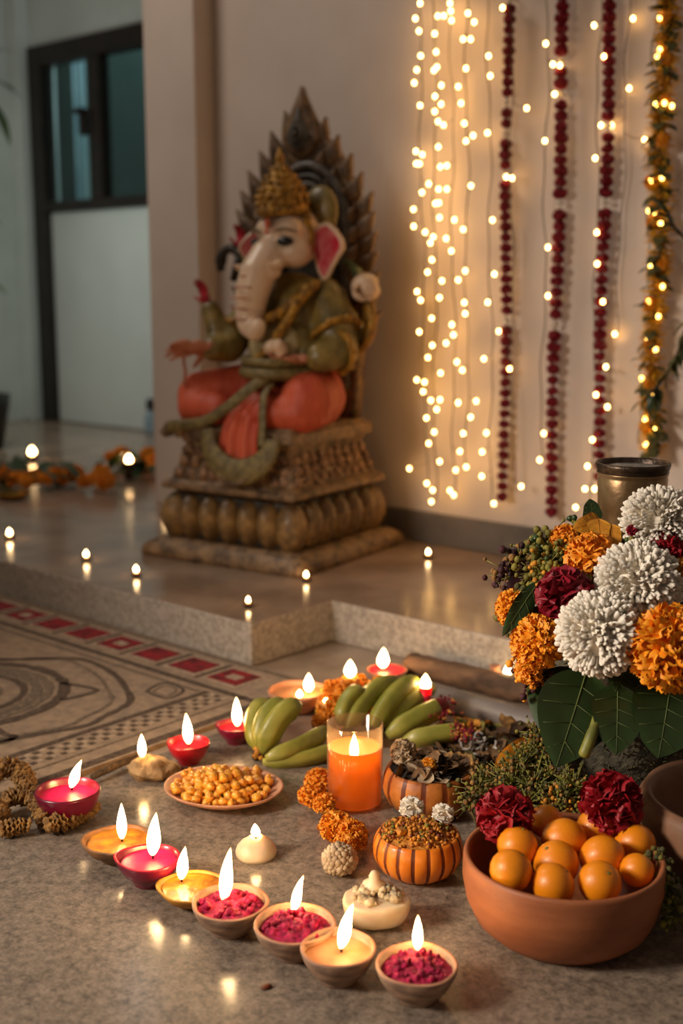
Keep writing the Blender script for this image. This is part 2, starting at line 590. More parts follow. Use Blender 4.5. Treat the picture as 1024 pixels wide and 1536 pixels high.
for i in range(n):
    a, b = 4 * i, 4 * i + 4
    fs += [(a, b, b + 1, a + 1), (a + 2, a + 3, b + 3, b + 2)]
cu.add(vs, fs)
tag(cu.build('curtain', M_['curtain'], rot=UVROT), 'narrow pale blue curtain hanging behind the left pane of the dark-framed door', 'curtain')

# ------------------------------------------------------------------ rug and mat
rg = MB()
Z0, Z1 = .0068, .0075
rg.box((-3.6, -.5, 0), (-1.29, 1.424, .0068), 0)


def flat(poly, mi, dz=0.0):
    rg.prism(poly, Z0 - .002, Z1 + dz, mi)


def rect(u0, v0, u1, v1, mi, dz=0.0):
    flat([(u0, v0), (u1, v0), (u1, v1), (u0, v1)], mi, dz)


def ribbon(pts, w, mi, dz=0.0, wob=0.0):
    P = [Vector((a, b, 0)) for a, b in pts]
    Q = []
    for i in range(len(P) - 1):
        for k in range(6):
            t = k / 6
            p0, p1, p2, p3 = P[max(i - 1, 0)], P[i], P[i + 1], P[min(i + 2, len(P) - 1)]
            Q.append(.5 * ((2 * p1) + (p2 - p0) * t + (2 * p0 - 5 * p1 + 4 * p2 - p3) * t * t + (3 * p1 - p0 - 3 * p2 + p3) * t ** 3))
    Q.append(P[-1])
    vs, fs = [], []
    for i, p in enumerate(Q):
        d = (Q[min(i + 1, len(Q) - 1)] - Q[max(i - 1, 0)]).normalized()
        nrm = Vector((-d.y, d.x, 0))
        ww = w * (1 + wob * noise.noise(p * 60))
        for s_ in (-1, 1):
            q = p + nrm * ww * s_
            vs.append((q.x, q.y, Z1 + dz))
    for i in range(len(Q) - 1):
        fs.append((2 * i, 2 * i + 2, 2 * i + 3, 2 * i + 1))
    rg.add(vs, fs, mi, False)


rect(-3.6, 1.408, -1.30, 1.42, 2)                      # dark edge lines
rect(-1.312, -.5, -1.296, 1.42, 1)
rect(-3.6, 1.285, -1.318, 1.298, 1)
rect(-3.6, 1.262, -1.42, 1.27, 2)
for k in range(24):                                    # red blocks along the far side
    u = -1.43 - .1018 * k
    rect(u - .043, 1.318, u + .043, 1.394, 3)
    rect(u - .036, 1.325, u + .036, 1.387, 4, .0004)
    if k % 3 == 0:
        rect(u - .012, 1.345, u + .016, 1.366, 5, .0007)
    rect(u - .055, 1.312, u - .047, 1.40, 1)
rect(-1.415, -.5, -1.403, 1.275, 1)                    # lines along the near side
rect(-1.345, -.5, -1.34, 1.30, 2)
for k in range(130):                                   # fine speckled band
    v = 1.27 - k * .0125
    if v < -.4:
        break
    for j in range(3):
        u = -1.392 + j * .014 + random.uniform(-.003, .003)
        rect(u - .0045, v - .0045, u + .0045, v + .004, 1 if (k + j) % 2 else 3)
SCA = [(-2.6, 1.20), (-2.2, 1.14), (-1.95, 1.13), (-1.82, 1.153), (-1.772, 1.197), (-1.717, 1.244), (-1.653, 1.245), (-1.58, 1.225), (-1.521, 1.196),
       (-1.471, 1.165), (-1.451, 1.129), (-1.441, 1.087), (-1.43, 1.047), (-1.452, .98), (-1.475, .9), (-1.47, .8), (-1.5, .65), (-1.47, .5), (-1.5, .3)]
ribbon(SCA, .006, 1, 0, .5)
ribbon([(a - .02, b - .022) for a, b in SCA], .0035, 2, 0, .8)
for rr, w, mi in ((.165, .010, 1), (.14, .007, 2), (.12, .009, 2), (.10, .006, 1), (.06, .005, 2)):
    ribbon([(-1.70 + rr * math.cos(a * PI / 12), 1.0 + rr * math.sin(a * PI / 12)) for a in range(25)], w, mi, .0002, .5)
ribbon([(-1.628, 1.142), (-1.585, 1.156), (-1.55, 1.158), (-1.548, 1.12), (-1.556, 1.091)], .005, 1, .0002)
ribbon([(-1.485, 1.209), (-1.497, 1.256), (-1.444, 1.254), (-1.433, 1.208), (-1.485, 1.209)], .003, 1)
ribbon([(-1.475, 1.215), (-1.484, 1.248), (-1.452, 1.246), (-1.443, 1.215), (-1.475, 1.215)], .002, 2)
ribbon([(-1.52, .95), (-1.49, .945), (-1.471, .948), (-1.465, .92), (-1.49, .89), (-1.53, .88)], .006, 1)
tag(rg.build('rug', [M_['rug'], M_['rug_dark'], M_['rug_grey'], M_['rug_light'], M_['rug_red'], M_['rug_light']], rot=UVROT),
    'beige patterned rug with a row of red blocks along its border, beside the stone ledge', 'rug')
mt = MB()
mt.box((-1.265, -1.2, 0), (1.2, 1.2, MATZ))
tag(mt.build('floor_mat', M_['mat'], rot=UVROT, bevel=.0015), 'mottled grey floor mat under the oil lamps and offerings in the foreground', 'mat')

# ------------------------------------------------------------------ statue
ST = thing('elephant_deity_statue', 'painted seated elephant-headed deity statue on a carved pedestal against the wall', 'statue',
           (-.149, 2.667, PLAT), math.radians(-33))


def V3(*a):
    return Vector(a)


# pedestal
sl = MB()
n = 15
prof = []
ring = []
H_ = .205
for side in range(4):
    for k in range(n):
        t = -1 + 2 * k / n
        x, y = t * H_, -H_
        for _ in range(side):
            x, y = -y, x
        ring.append((x, y))
for zz, k in ((0, 1.03), (.012, 1.04), (.026, 1.02), (.036, .96), (.042, .90)):
    for x, y in ring:
        j = 1 + .012 * noise.noise(Vector((x * 30, y * 30, zz * 20)))
        prof.append((x * k * j, y * k * j, zz))
N = len(ring)
fs = [tuple(range(N - 1, -1, -1)), tuple(range(4 * N, 5 * N))]
for j in range(4):
    for i in range(N):
        q = (i + 1) % N
        fs.append((j * N + i, j * N + q, (j + 1) * N + q, (j + 1) * N + i))
sl.add(prof, fs)
sl.build('base_slab', M_['st_stone'], ST)
lp = MB()
lp.box((-.165, -.165, .036), (.165, .165, .142))
lp.build('lotus_core', M_['st_dark'], ST, bevel=.01)
pet = MB()
pet.ell((0, 0, 0), (.0275, .036, .053), n=14, m=10)
pme = pet.mesh('lotus_petal', M_['st_petal'])
for side in range(4):
    a = side * PI / 2
    for k in range(7):
        t = -.158 + .316 * k / 6
        x, y = t, -.160
        corner = k in (0, 6)
        if k == 6:
            continue
        if corner:
            x, y = -.152, -.152
        c, s_ = math.cos(a), math.sin(a)
        o = link('lotus_petal', pme, ST, (x * c - y * s_, x * s_ + y * c, .088), (math.radians(12) if not corner else 0, 0, a - (PI / 4 if corner else 0)),
                 (1.0, 1.0, 1.0) if not corner else (1.25, 1.15, 1.03))
pt = MB()
for (z0, z1, a, b) in ((.140, .150, .150, .172), (.150, .164, .180, .180), (.164, .172, .180, .166), (.172, .215, .164, .148), (.215, .252, .148, .140)):
    vs = [(-a, -a, z0), (a, -a, z0), (a, a, z0), (-a, a, z0), (-b, -b, z1), (b, -b, z1), (b, b, z1), (-b, b, z1)]
    pt.add(vs, [(3, 2, 1, 0), (4, 5, 6, 7), (0, 1, 5, 4), (1, 2, 6, 5), (2, 3, 7, 6), (3, 0, 4, 7)], 0, False)
pt.build('plinth', M_['st_stone'], ST, bevel=.004)
rl = MB()
rnd = random.Random(3)
for side in range(4):
    A = Matrix.Rotation(side * PI / 2, 4, 'Z')
    for row, (zz, hw, cnt) in enumerate(((.185, .155, 10), (.208, .150, 9), (.231, .143, 9))):
        for k in range(cnt):
            t = -hw + 2 * hw * (k + .5) / cnt
            yy = -(.160 - (zz - .18) * .30)
            rl.ell((t + rnd.uniform(-.004, .004), yy, zz + rnd.uniform(-.004, .004)), (rnd.uniform(.010, .016), .009, rnd.uniform(.010, .016)), 0, 8, 6,
                   Matrix.Rotation(rnd.uniform(0, 3), 4, 'Y'), A, .4, k + row)
rl.build('relief_band', M_['st_relief'], ST)
tp = MB()
tp.box((-.146, -.146, .250), (.146, .146, .262), 0)
tp.box((-.158, -.158, .260), (.158, .158, .286), 0)
tp.box((-.148, -.148, .284), (.148, .148, .294), 0)
tp.build('seat_plate', M_['st_stone'], ST, bevel=.004)
sc_ = MB()
for i in range(2):
    sc_.tube([(-.158 + .03 * i, -.16, .272), (-.175 + .02 * i, -.163, .282), (-.183 + .015 * i, -.165, .272), (-.175, -.165, .262)], [.012, .011, .009, .004])
sc_.build('corner_scroll', M_['st_stone'], ST)

# aureole behind the figure
CX = .002
au = MB()
outl = []
for z, hw in ((.285, .13), (.36, .138), (.45, .142), (.55, .146), (.64, .150), (.72, .146), (.79, .128), (.85, .100), (.90, .066), (.925, .02)):
    outl.append((CX + hw, z))
outl += [(2 * CX - x, z) for x, z in reversed(outl)]
au.puff(outl, .03, .004, Matrix.Translation((0, .135, 0)), rings=(1, .95, .7, .4))
au.build('aureole_panel', M_['st_leaf'], ST)
rc = MB()
for k, (rr, rz_, w, mi) in enumerate(((.108, .150, .012, 0), (.088, .128, .008, 1), (.072, .110, .007, 0))):
    pts = [(CX + .012 + rr * math.cos(a), .112 - k * .002, .70 + rz_ * math.sin(a)) for a in [PI * (-.12 + 1.24 * i / 40) for i in range(41)]]
    pts = [(pts[0][0], .112, .36)] + pts + [(pts[-1][0], .112, .36)]
    rc.tube(pts, w, 8, mi)
rc.build('arch_ring', [M_['st_ring'], M_['st_dark']], ST)
ip = MB()
o2 = [(CX + .012 + .09 * math.cos(a), .70 + .13 * math.sin(a)) for a in [PI * i / 20 for i in range(21)]] + [(CX + .012 - .09, .32), (CX + .012 + .09, .32)]
ip.puff(o2, .012, 0, Matrix.Translation((0, .116, 0)))
ip.build('arch_recess', M_['st_dark'], ST)
lf = MB()
lo_ = [(0, 0), (.020, .012), (.026, .032), (.018, .055), (.006, .078), (0, .092), (-.006, .078), (-.018, .055), (-.026, .032), (-.020, .012)]
lf.puff([(x * .78, z * .8) for x, z in lo_], .012, .008)
lme = lf.mesh('flame_leaf', M_['st_leaf'])
LV = []
for k in range(11):
    t = k / 10
    z = .50 + .385 * t
    hw = .150 if z < .72 else .150 - .105 * ((z - .72) / .165) ** 1.25
    an = math.radians(62 - 46 * t)
    LV.append((hw, z, an))
for sgn in (-1, 1):
    for j, (hw, z, an) in enumerate(LV):
        link('flame_leaf', lme, ST, (CX + sgn * (hw - .012), .128 - .004 * (j % 2), z), (0, sgn * an, 0), (1.0, 1, .95) if sgn > 0 else (1.1, 1, 1.25))
        if j > 2:
            link('flame_leaf', lme, ST, (CX + sgn * (hw - .038), .116, z - .014), (0, sgn * an, 0), (.8, 1, .7))
ap = MB()
ao = [(0, 0), (.034, .02), (.052, .048), (.044, .074), (.026, .104), (.010, .134), (0, .158), (-.010, .134), (-.026, .104), (-.044, .074), (-.052, .048), (-.034, .02)]
ap.puff(ao, .018, .010)
ap.build('apex_leaf', M_['st_leaf'], ST, (CX - .006, .122, .862))
am = MB()
am.puff([(x * .62, .018 + z * .62) for x, z in ao], .010, .008)
for i in range(12):
    a = 2 * PI * i / 12
    am.ell((.014 * math.cos(a), -.012, .055 + .014 * math.sin(a)), .005, 0, 8, 6)
am.ell((0, -.015, .055), .008)
am.build('apex_medallion', M_['st_ring'], ST, (CX - .006, .108, .862))

# legs under the red cloth
lg = MB()


def limb(mb, pts, rad, mi=0, k=4):
    P = [Vector(p) for p in pts]
    for i in range(len(P) - 1):
        for j in range(k + 1):
            t = j / k
            r = rad[i] + (rad[i + 1] - rad[i]) * t
            mb.ell(P[i].lerp(P[i + 1], t), r, mi, 12, 8)


limb(lg, [(-.02, .02, .36), (-.08, -.03, .352), (-.135, -.085, .345)], [.068, .064, .058], k=5)
limb(lg, [(-.135, -.085, .345), (-.13, -.11, .325), (-.05, -.135, .325)], [.056, .045, .034], k=5)
limb(lg, [(.09, .02, .36), (.125, -.02, .352), (.14, -.075, .350)], [.068, .066, .060], k=5)
limb(lg, [(.14, -.075, .350), (.135, -.10, .322), (.07, -.13, .322)], [.058, .045, .034], k=5)
lg.ell((.03, 0, .335), (.13, .09, .045))
lg.ell((.03, -.10, .33), (.06, .045, .045))
lg.ell((-.115, -.095, .315), (.06, .05, .03))
lg.ell((.14, -.08, .315), (.05, .06, .03))
fuse(lg, 'wrapped_legs', M_['st_red'], ST, .006, 5)
dr = MB()
n = 24
vs, fs = [], []
path = [(-.128, .345), (-.150, .325), (-.165, .298), (-.174, .27), (-.178, .235), (-.180, .222)]
for i in range(n + 1):
    t = i / n
    x = -.018 + .105 * t
    f = .006 * math.sin(t * 5.5 * PI)
    for (y, z) in path:
        vs.append((x + (.03 - x) * .15 * (z - .25) / .1, y + f, z - (.012 if z < .24 else 0) * abs(math.sin(t * 2.7 * PI))))
    for (y, z) in path:
        vs.append((x, y + f + .006, z))
L_ = len(path)
for i in range(n):
    for j in range(L_ - 1):
        a, b = i * 2 * L_ + j, (i + 1) * 2 * L_ + j
        fs.append((a, a + 1, b + 1, b))
        fs.append((a + L_, b + L_, b + L_ + 1, a + L_ + 1))
dr.add(vs, fs)
dr.build('cloth_fall', M_['st_red'], ST)
ss = MB()


def arc(pts, k=6):
    P = [Vector(p) for p in pts]
    Q = []
    for i in range(len(P) - 1):
        for j in range(k):
            t = j / k
            p0, p1, p2, p3 = P[max(i - 1, 0)], P[i], P[i + 1], P[min(i + 2, len(P) - 1)]
            Q.append(.5 * ((2 * p1) + (p2 - p0) * t + (2 * p0 - 5 * p1 + 4 * p2 - p3) * t * t + (3 * p1 - p0 - 3 * p2 + p3) * t ** 3))
    Q.append(P[-1])
    return Q


a = arc([(.075, -.125, .40), (.045, -.155, .372), (.0, -.168, .335), (-.06, -.172, .302), (-.13, -.172, .290), (-.165, -.17, .286)])
ss.tube(a, .0125, 8, 0, sq=.4, up=(0, -1, 0))
a = arc([(.085, -.125, .385), (.088, -.155, .365), (.092, -.168, .33), (.098, -.178, .29), (.10, -.186, .26)])
ss.tube(a, .010, 8, 0, sq=.4, up=(0, -1, 0))
a = arc([(-.045, -.180, .285), (-.03, -.190, .245), (.005, -.196, .215), (.048, -.198, .204), (.092, -.196, .216), (.122, -.190, .245), (.128, -.182, .275)])
ss.tube(a, [.017 + .012 * math.sin(PI * i / (len(a) - 1)) for i in range(len(a))], 10, 0, sq=.38, up=(0, -1, 0))
a = arc([(-.05, -.03, .405), (.0, -.10, .405), (.05, -.128, .405), (.10, -.115, .405), (.14, -.04, .405)])
ss.tube(a, .016, 8, 0, sq=.9)
ss.tube([p + Vector((0, -.004, .024)) for p in a], .010, 8)
ss.build('sash', M_['st_sash'], ST)
lb = MB()
for i in range(15):
    t = i / 14
    p = a = Vector((-.04 + .165 * t, -.208 + .02 * (2 * t - 1) ** 2, .200 + .075 * (2 * t - 1) ** 2 - .02))
    lb.ell(p, .0065, 0, 8, 6)
lb.build('sash_fringe', M_['st_stone'], ST)

# torso, shoulders and sleeves
bo = MB()
bo.ell((.055, -.030, .455), (.088, .078, .075))
bo.ell((.052, -.008, .525), (.082, .062, .075))
bo.ell((.045, .008, .575), (.075, .048, .042))
bo.ell((.128, .012, .560), (.044, .042, .046))
bo.ell((-.045, .012, .560), (.040, .04, .042))
limb(bo, [(.132, .012, .555), (.160, .0, .50), (.180, -.012, .452)], [.046, .048, .042], k=5)
limb(bo, [(.180, -.012, .452), (.160, -.055, .440)], [.040, .034], k=4)
limb(bo, [(-.045, .012, .555), (-.075, -.015, .50), (-.085, -.05, .455)], [.042, .038, .036], k=5)
limb(bo, [(-.085, -.05, .455), (-.10, -.085, .452)], [.034, .03], k=3)
limb(bo, [(-.05, .0, .545), (-.085, -.03, .48), (-.112, -.055, .492), (-.128, -.06, .535)], [.036, .034, .030, .022], k=5)
limb(bo, [(-.04, .04, .575), (-.085, .06, .610), (-.120, .06, .655)], [.03, .024, .018], k=5)
limb(bo, [(.13, .045, .545), (.165, .06, .50), (.19, .06, .478)], [.03, .026, .024], k=4)


def robe_class(c):
    if (c - Vector((.06, -.105, .465))).length < .062 and c.z < .515:
        return 1
    return 0


fuse(bo, 'torso', [M_['st_robe'], M_['st_belly']], ST, .0055, 5, classify=robe_class)
nk = MB()
a = arc([(-.03, -.055, .575), (.01, -.082, .535), (.055, -.092, .52), (.10, -.08, .545), (.128, -.045, .585)])
nk.tube(a, .012, 8)
for i, p in enumerate(a[::2]):
    nk.ell(p + Vector((0, -.008, -.006)), .009, 0, 8, 6)
nk.build('necklace', M_['st_gold'], ST)
gd = MB()
a = arc([(.135, -.035, .59), (.118, -.075, .55), (.095, -.098, .50), (.06, -.115, .45), (.02, -.11, .42)])
for i, p in enumerate(a):
    gd.ell(p, (.011, .010, .011), 0, 8, 6, jit=.3, seed=i)
gd.build('chest_garland', M_['st_gold'], ST)
for c, ax, r in (((.166, -.006, .49), (.55, -.2, -.8), .051), ((.185, -.02, .452), (-.3, -.9, -.2), .043), ((-.075, -.02, .492), (-.3, -.4, -.8), .042)):
    bl = MB()
    T = Matrix.Translation(c) @ Vector(ax).to_track_quat('Z', 'Y').to_matrix().to_4x4()
    bl.tube([T @ Vector((r * math.cos(2 * PI * i / 24), r * math.sin(2 * PI * i / 24), 0)) for i in range(25)], .007, 8)
    for i in range(8):
        bl.ell(T @ Vector((r * 1.08 * math.cos(2 * PI * i / 8), r * 1.08 * math.sin(2 * PI * i / 8), 0)), .008, 0, 8, 6)
    bl.build('armlet', M_['st_gold'], ST)


def hand(name, mats, palm, fwd, nrm, s, curl, thumb=1, extra=None):
    """A palm with four fingers of their own length and a thumb at its side."""
    fwd = Vector(fwd).normalized()
    nrm = Vector(nrm)
    nrm = (nrm - fwd * nrm.dot(fwd)).normalized()
    sd = fwd.cross(nrm)
    mb = MB()
    P = Vector(palm)
    R3 = Matrix((sd, fwd, nrm)).transposed().to_4x4()
    mb.ell(P, (s * .42, s * .5, s * .2), 0, 12, 8, R3)
    mb.ell(P - fwd * s * .45, (s * .32, s * .3, s * .22), 0, 12, 8, R3)
    for i, (o, ln) in enumerate(((-.33, .72), (-.11, .86), (.11, .8), (.32, .62))):
        q = P + fwd * s * .4 + sd * s * o
        d = fwd + sd * o * .25
        pts, rad = [q], [s * .125]
        for k in range(3):
            d = (d + nrm * curl * (k + 1) * .5).normalized()
            q = q + d * s * ln * .36
            pts.append(q)
            rad.append(s * (.115 - .02 * k))
        for k in range(3):
            for t in (0, .33, .66, 1):
                mb.ell(pts[k].lerp(pts[k + 1], t), rad[k] + (rad[k + 1] - rad[k]) * t, 0, 8, 6)
    q = P - fwd * s * .15 - sd * s * .36 * thumb
    d = (fwd * .6 - sd * .8 * thumb + nrm * .3).normalized()
    for t in range(6):
        mb.ell(q + d * s * .13 * t, s * (.15 - .012 * t), 0, 8, 6)
    if extra:
        extra(mb)
    return fuse(mb, name, mats, ST, s * .05, 3)


hand('hand', M_['st_skin'], (-.120, -.115, .455), (-.8, -.5, .0), (.1, -.75, -.65), .056, .25)
hand('hand', M_['st_rose'], (-.137, -.066, .562), (-.25, -.1, 1), (-.3, -1, .1), .034, .25)
hand('hand', M_['st_rose'], (-.130, .056, .682), (.15, -.1, 1), (-.2, -1, 0), .036, .35)
hand('hand', M_['st_skin'], (.118, -.092, .437), (-.9, -.45, .0), (0, -.2, 1), .046, .3)
sw = MB()
for i in range(7):
    a = i * 2.4
    sw.ell((.088 + .012 * math.cos(a), -.115 + .012 * math.sin(a), .455 + .004 * (i % 3)), .015, 0, 10, 7, jit=.2, seed=i)
sw.build('offered_sweet', M_['st_face'], ST)
bd = MB()
for i in range(9):
    bd.ell((-.140 - .002 * math.sin(i), -.138, .440 - i * .008), .0045, 0, 8, 6)
bd.build('bead_string', M_['st_skin'], ST)
hk = MB()
hk.tube(arc([(-.128, .05, .655), (-.155, .05, .672), (-.178, .05, .66), (-.186, .05, .635), (-.184, .05, .622)]), [.011] * 13 + [.013] * 5 + [.010] * 5 + [.008] * 2, 8)
hk.tube([(-.150, .05, .60), (-.128, .05, .655)], [.008, .012], 8)
hk.build('goad', M_['st_dark'], ST)
ra = MB()
ra.tube(arc([(.175, .06, .46), (.200, .055, .475), (.216, .05, .505), (.214, .05, .545)]), .012, 8)
ra.tube(arc([(.190, .04, .445), (.218, .038, .470), (.232, .036, .510), (.224, .04, .55)]), .010, 8)
ra.build('rear_arm', M_['st_gold'], ST)
lw = MB()
rnd = random.Random(5)
for i in range(22):
    d = Vector((rnd.gauss(0, 1), rnd.gauss(0, 1), rnd.gauss(0, 1))).normalized()
    lw.ell(Vector((.212, .04, .583)) + d * .022, (.020, .009, .016), 0, 10, 7, d.to_track_quat('Y', 'Z').to_matrix().to_4x4(), None, .2, i)
lw.build('held_flower', M_['st_face'], ST)
ls = MB()
ls.tube(arc([(.15, .06, .64), (.175, .055, .625), (.198, .05, .60)]), [.014] * 7 + [.018] * 5 + [.01], 8, 0, sq=.4)
ls.build('flower_stem', M_['green'], ST)

# head
hd = MB()
hd.ell((.030, .002, .690), (.068, .066, .066))
hd.ell((.008, -.040, .700), (.035, .030, .032))
hd.ell((.060, -.038, .700), (.036, .030, .034))
hd.ell((.072, -.030, .655), (.038, .036, .034))
hd.ell((.0, -.034, .652), (.034, .036, .034))
hd.ell((.032, -.056, .650), (.040, .032, .036))
limb(hd, [(.032, -.070, .645), (.030, -.098, .610), (.026, -.112, .570), (.022, -.116, .530), (.028, -.122, .503), (.052, -.130, .492), (.068, -.134, .502)],
     [.040, .040, .037, .032, .026, .022, .017], k=4)
hd.ell((.062, -.085, .615), (.018, .02, .018))


def face_class(c):
    return 0


fuse(hd, 'head', M_['st_face'], ST, .0045, 6)
ey = MB()
for sx, c in ((1, (.078, -.0645, .676)), (-1, (-.012, -.0665, .676))):
    ey = MB()
    ey.ell(c, (.018, .008, .0095), 0, 12, 8, Matrix.Rotation(math.radians(28 * sx), 4, 'Z'))
    ey.build('eye', M_['st_black'], ST)
eb = MB()
eb.tube(arc([(.054, -.071, .697), (.076, -.067, .702), (.098, -.050, .695)]), [.002] * 3 + [.0035] * 7 + [.002] * 3, 6)
eb.build('eyebrow', M_['st_leaf'], ST)
eb = MB()
eb.tube(arc([(.012, -.071, .697), (-.010, -.070, .702), (-.030, -.056, .695)]), [.002] * 3 + [.0035] * 7 + [.002] * 3, 6)
eb.build('eyebrow', M_['st_leaf'], ST)
tk = MB()
tk.ell((.034, -.073, .715), (.007, .004, .012))
tk.ell((.034, -.075, .697), (.004, .004, .006))
tk.build('forehead_mark', M_['st_red'], ST)
tu = MB()
tu.tube(arc([(.072, -.075, .632), (.086, -.105, .622), (.090, -.128, .628)]), [.010] * 5 + [.008] * 4 + [.006, .004, .003, .002], 8)
tu.build('tusk', M_['st_face'], ST)
tu = MB()
tu.tube(arc([(-.006, -.075, .632), (-.018, -.100, .622), (-.022, -.118, .628)]), [.010] * 5 + [.008] * 4 + [.006, .004, .003, .002], 8)
tu.build('tusk', M_['st_face'], ST)
tr = MB()
for i in range(6):
    z = .625 - i * .022
    y = -.133 - .011 * min(i, 3) - (0 if i < 4 else .001)
    tr.tube([(.003, y + .016, z), (.028, y + .002, z + .002), (.052, y + .016, z)], .0018, 6)
tr.build('trunk_crease', M_['st_skin'], ST)
er = MB()
eo = [(.0, .030), (.012, .046), (.034, .050), (.056, .036), (.076, .014), (.080, -.004), (.066, -.022), (.052, -.044), (.040, -.066), (.030, -.070), (.016, -.052), (.006, -.026), (-.004, 0)]
er.puff(eo, .010, .003, None, 0, 1, mi_rim=1, cup=.006)
er.build('ear', [M_['st_pink'], M_['st_face']], ST, (.105, .005, .668), (math.radians(-4), 0, math.radians(-6)), 1.02)
er = MB()
er.puff([(-x, z) for x, z in eo][::-1], .010, .003, None, 0, 1, mi_rim=1, cup=.006)
er.build('ear', [M_['st_pink'], M_['st_face']], ST, (-.038, .03, .668), (math.radians(-4), 0, math.radians(30)), .8)
cr = MB()
cr.lathe([(.064, .716), (.073, .722), (.074, .738), (.070, .744), (.069, .752), (.066, .775), (.056, .800), (.045, .812), (.044, .822), (.034, .832),
          (.026, .842), (.024, .850), (.014, .858), (.011, .868), (.014, .874), (.009, .886), (.003, .905), (0, .908)], 32, 0)
for zz, r, cnt, rad in ((.728, .072, 26, .0065), (.752, .068, 16, .010), (.770, .066, 14, .011), (.790, .060, 13, .010), (.808, .050, 11, .009), (.826, .040, 9, .008), (.846, .026, 7, .006)):
    for i in range(cnt):
        a = 2 * PI * (i + .5 * (cnt % 2)) / cnt
        cr.ell((r * math.cos(a), r * math.sin(a), zz), rad, 0, 8, 6)
CRN = cr.build('crown', M_['st_gold'], ST, (.034, .010, .206), (math.radians(4), 0, 0), (.76, .76, .735))
cd = MB()
cd.ell((.095, .045, .745), (.045, .02, .055))
cd.build('crown_disc', M_['st_robe'], ST)
kb = MB()
kb.tube([(.1, -.02, .735), (.108, -.01, .69), (.106, -.02, .645)], [.010, .009, .007], 8)
kb.build('ear_band', M_['st_gold'], ST)

HM = Matrix.Translation((.047, .004, .002)) @ Matrix.Rotation(math.radians(-10), 4, 'Z') @ Matrix.Translation((-.030, -.002, 0))
for o in list(ST.children):
    if o.name.split('.')[0] in ('head', 'eye', 'eyebrow', 'forehead_mark', 'tusk', 'trunk_crease', 'crown'):
        o.matrix_basis = HM @ o.matrix_basis

def nest(child, parent):
    for o in [c for c in ST.children if c.name.split('.')[0] == child]:
        pa = next(c for c in ST.children if c.name.split('.')[0] == parent)
        o.parent = pa
        o.matrix_parent_inverse = pa.matrix_basis.inverted()


for a, b in (('eye', 'head'), ('eyebrow', 'head'), ('forehead_mark', 'head'), ('tusk', 'head'), ('trunk_crease', 'head'), ('crown', 'head'), ('apex_medallion', 'apex_leaf'),
             ('relief_band', 'plinth'), ('sash_fringe', 'sash'), ('corner_scroll', 'seat_plate'), ('necklace', 'torso'), ('chest_garland', 'torso'), ('armlet', 'torso'),
             ('arch_ring', 'aureole_panel'), ('arch_recess', 'aureole_panel'), ('held_flower', 'rear_arm'), ('flower_stem', 'rear_arm')):
    nest(a, b)
# ------------------------------------------------------------------ flames, lamps
def flame_mb(h, w, lean=(0, 0)):
    mb = MB()
    pr = [(0, 0), (.34, .03), (.62, .10), (.86, .20), (1, .32), (.95, .45), (.78, .60), (.52, .76), (.26, .90), (.09, .97), (0, 1)]

    def df(x, y, z, a):
        t = z / h
        s = t ** 1.25 + .06 * math.sin(t * 7)
        return (x + lean[0] * s, y + lean[1] * s, z)
    mb.lathe([(r * w, z * h) for r, z in pr], 14, 0, None, df)
    return mb


def add_flame(parent, loc, h, w, lean=(0, 0), mat='flame', wick=True):
    if wick:
        t = MB()
        t.tube([(0, 0, -.004), (lean[0] * .1, lean[1] * .1, h * .10), (lean[0] * .2, 0, h * .17)], [.0013, .0012, .0009], 6)
        t.build('wick', M_['wick'], parent, loc)
    return flame_mb(h, w, lean).build('flame', M_[mat], parent, Vector(loc) + Vector((0, 0, h * .05)))


def lumpy_disc(R, z, amp, seed, n=30, m=9, dome=0.0, freq=3.0, deform=None):
    mb = MB()
    prof = [(0, 0)] + [(R * (j + 1) / m, 0) for j in range(m)]

    def df(x, y, zz, a):
        q = Vector((x / R * freq + seed * 7.3, y / R * freq + seed, seed))
        rr = math.hypot(x, y) / R
        k = (1 - rr ** 6)
        zz2 = z + amp * k * (noise.noise(q) + .6 * noise.noise(q * 2.6) + .3 * noise.noise(q * 5)) + dome * (1 - rr * rr)
        if deform:
            x, y, _ = deform(x, y, 0, a)
        return (x, y, zz2)
    mb.lathe(prof[::-1], n, 0, None, df)
    return mb


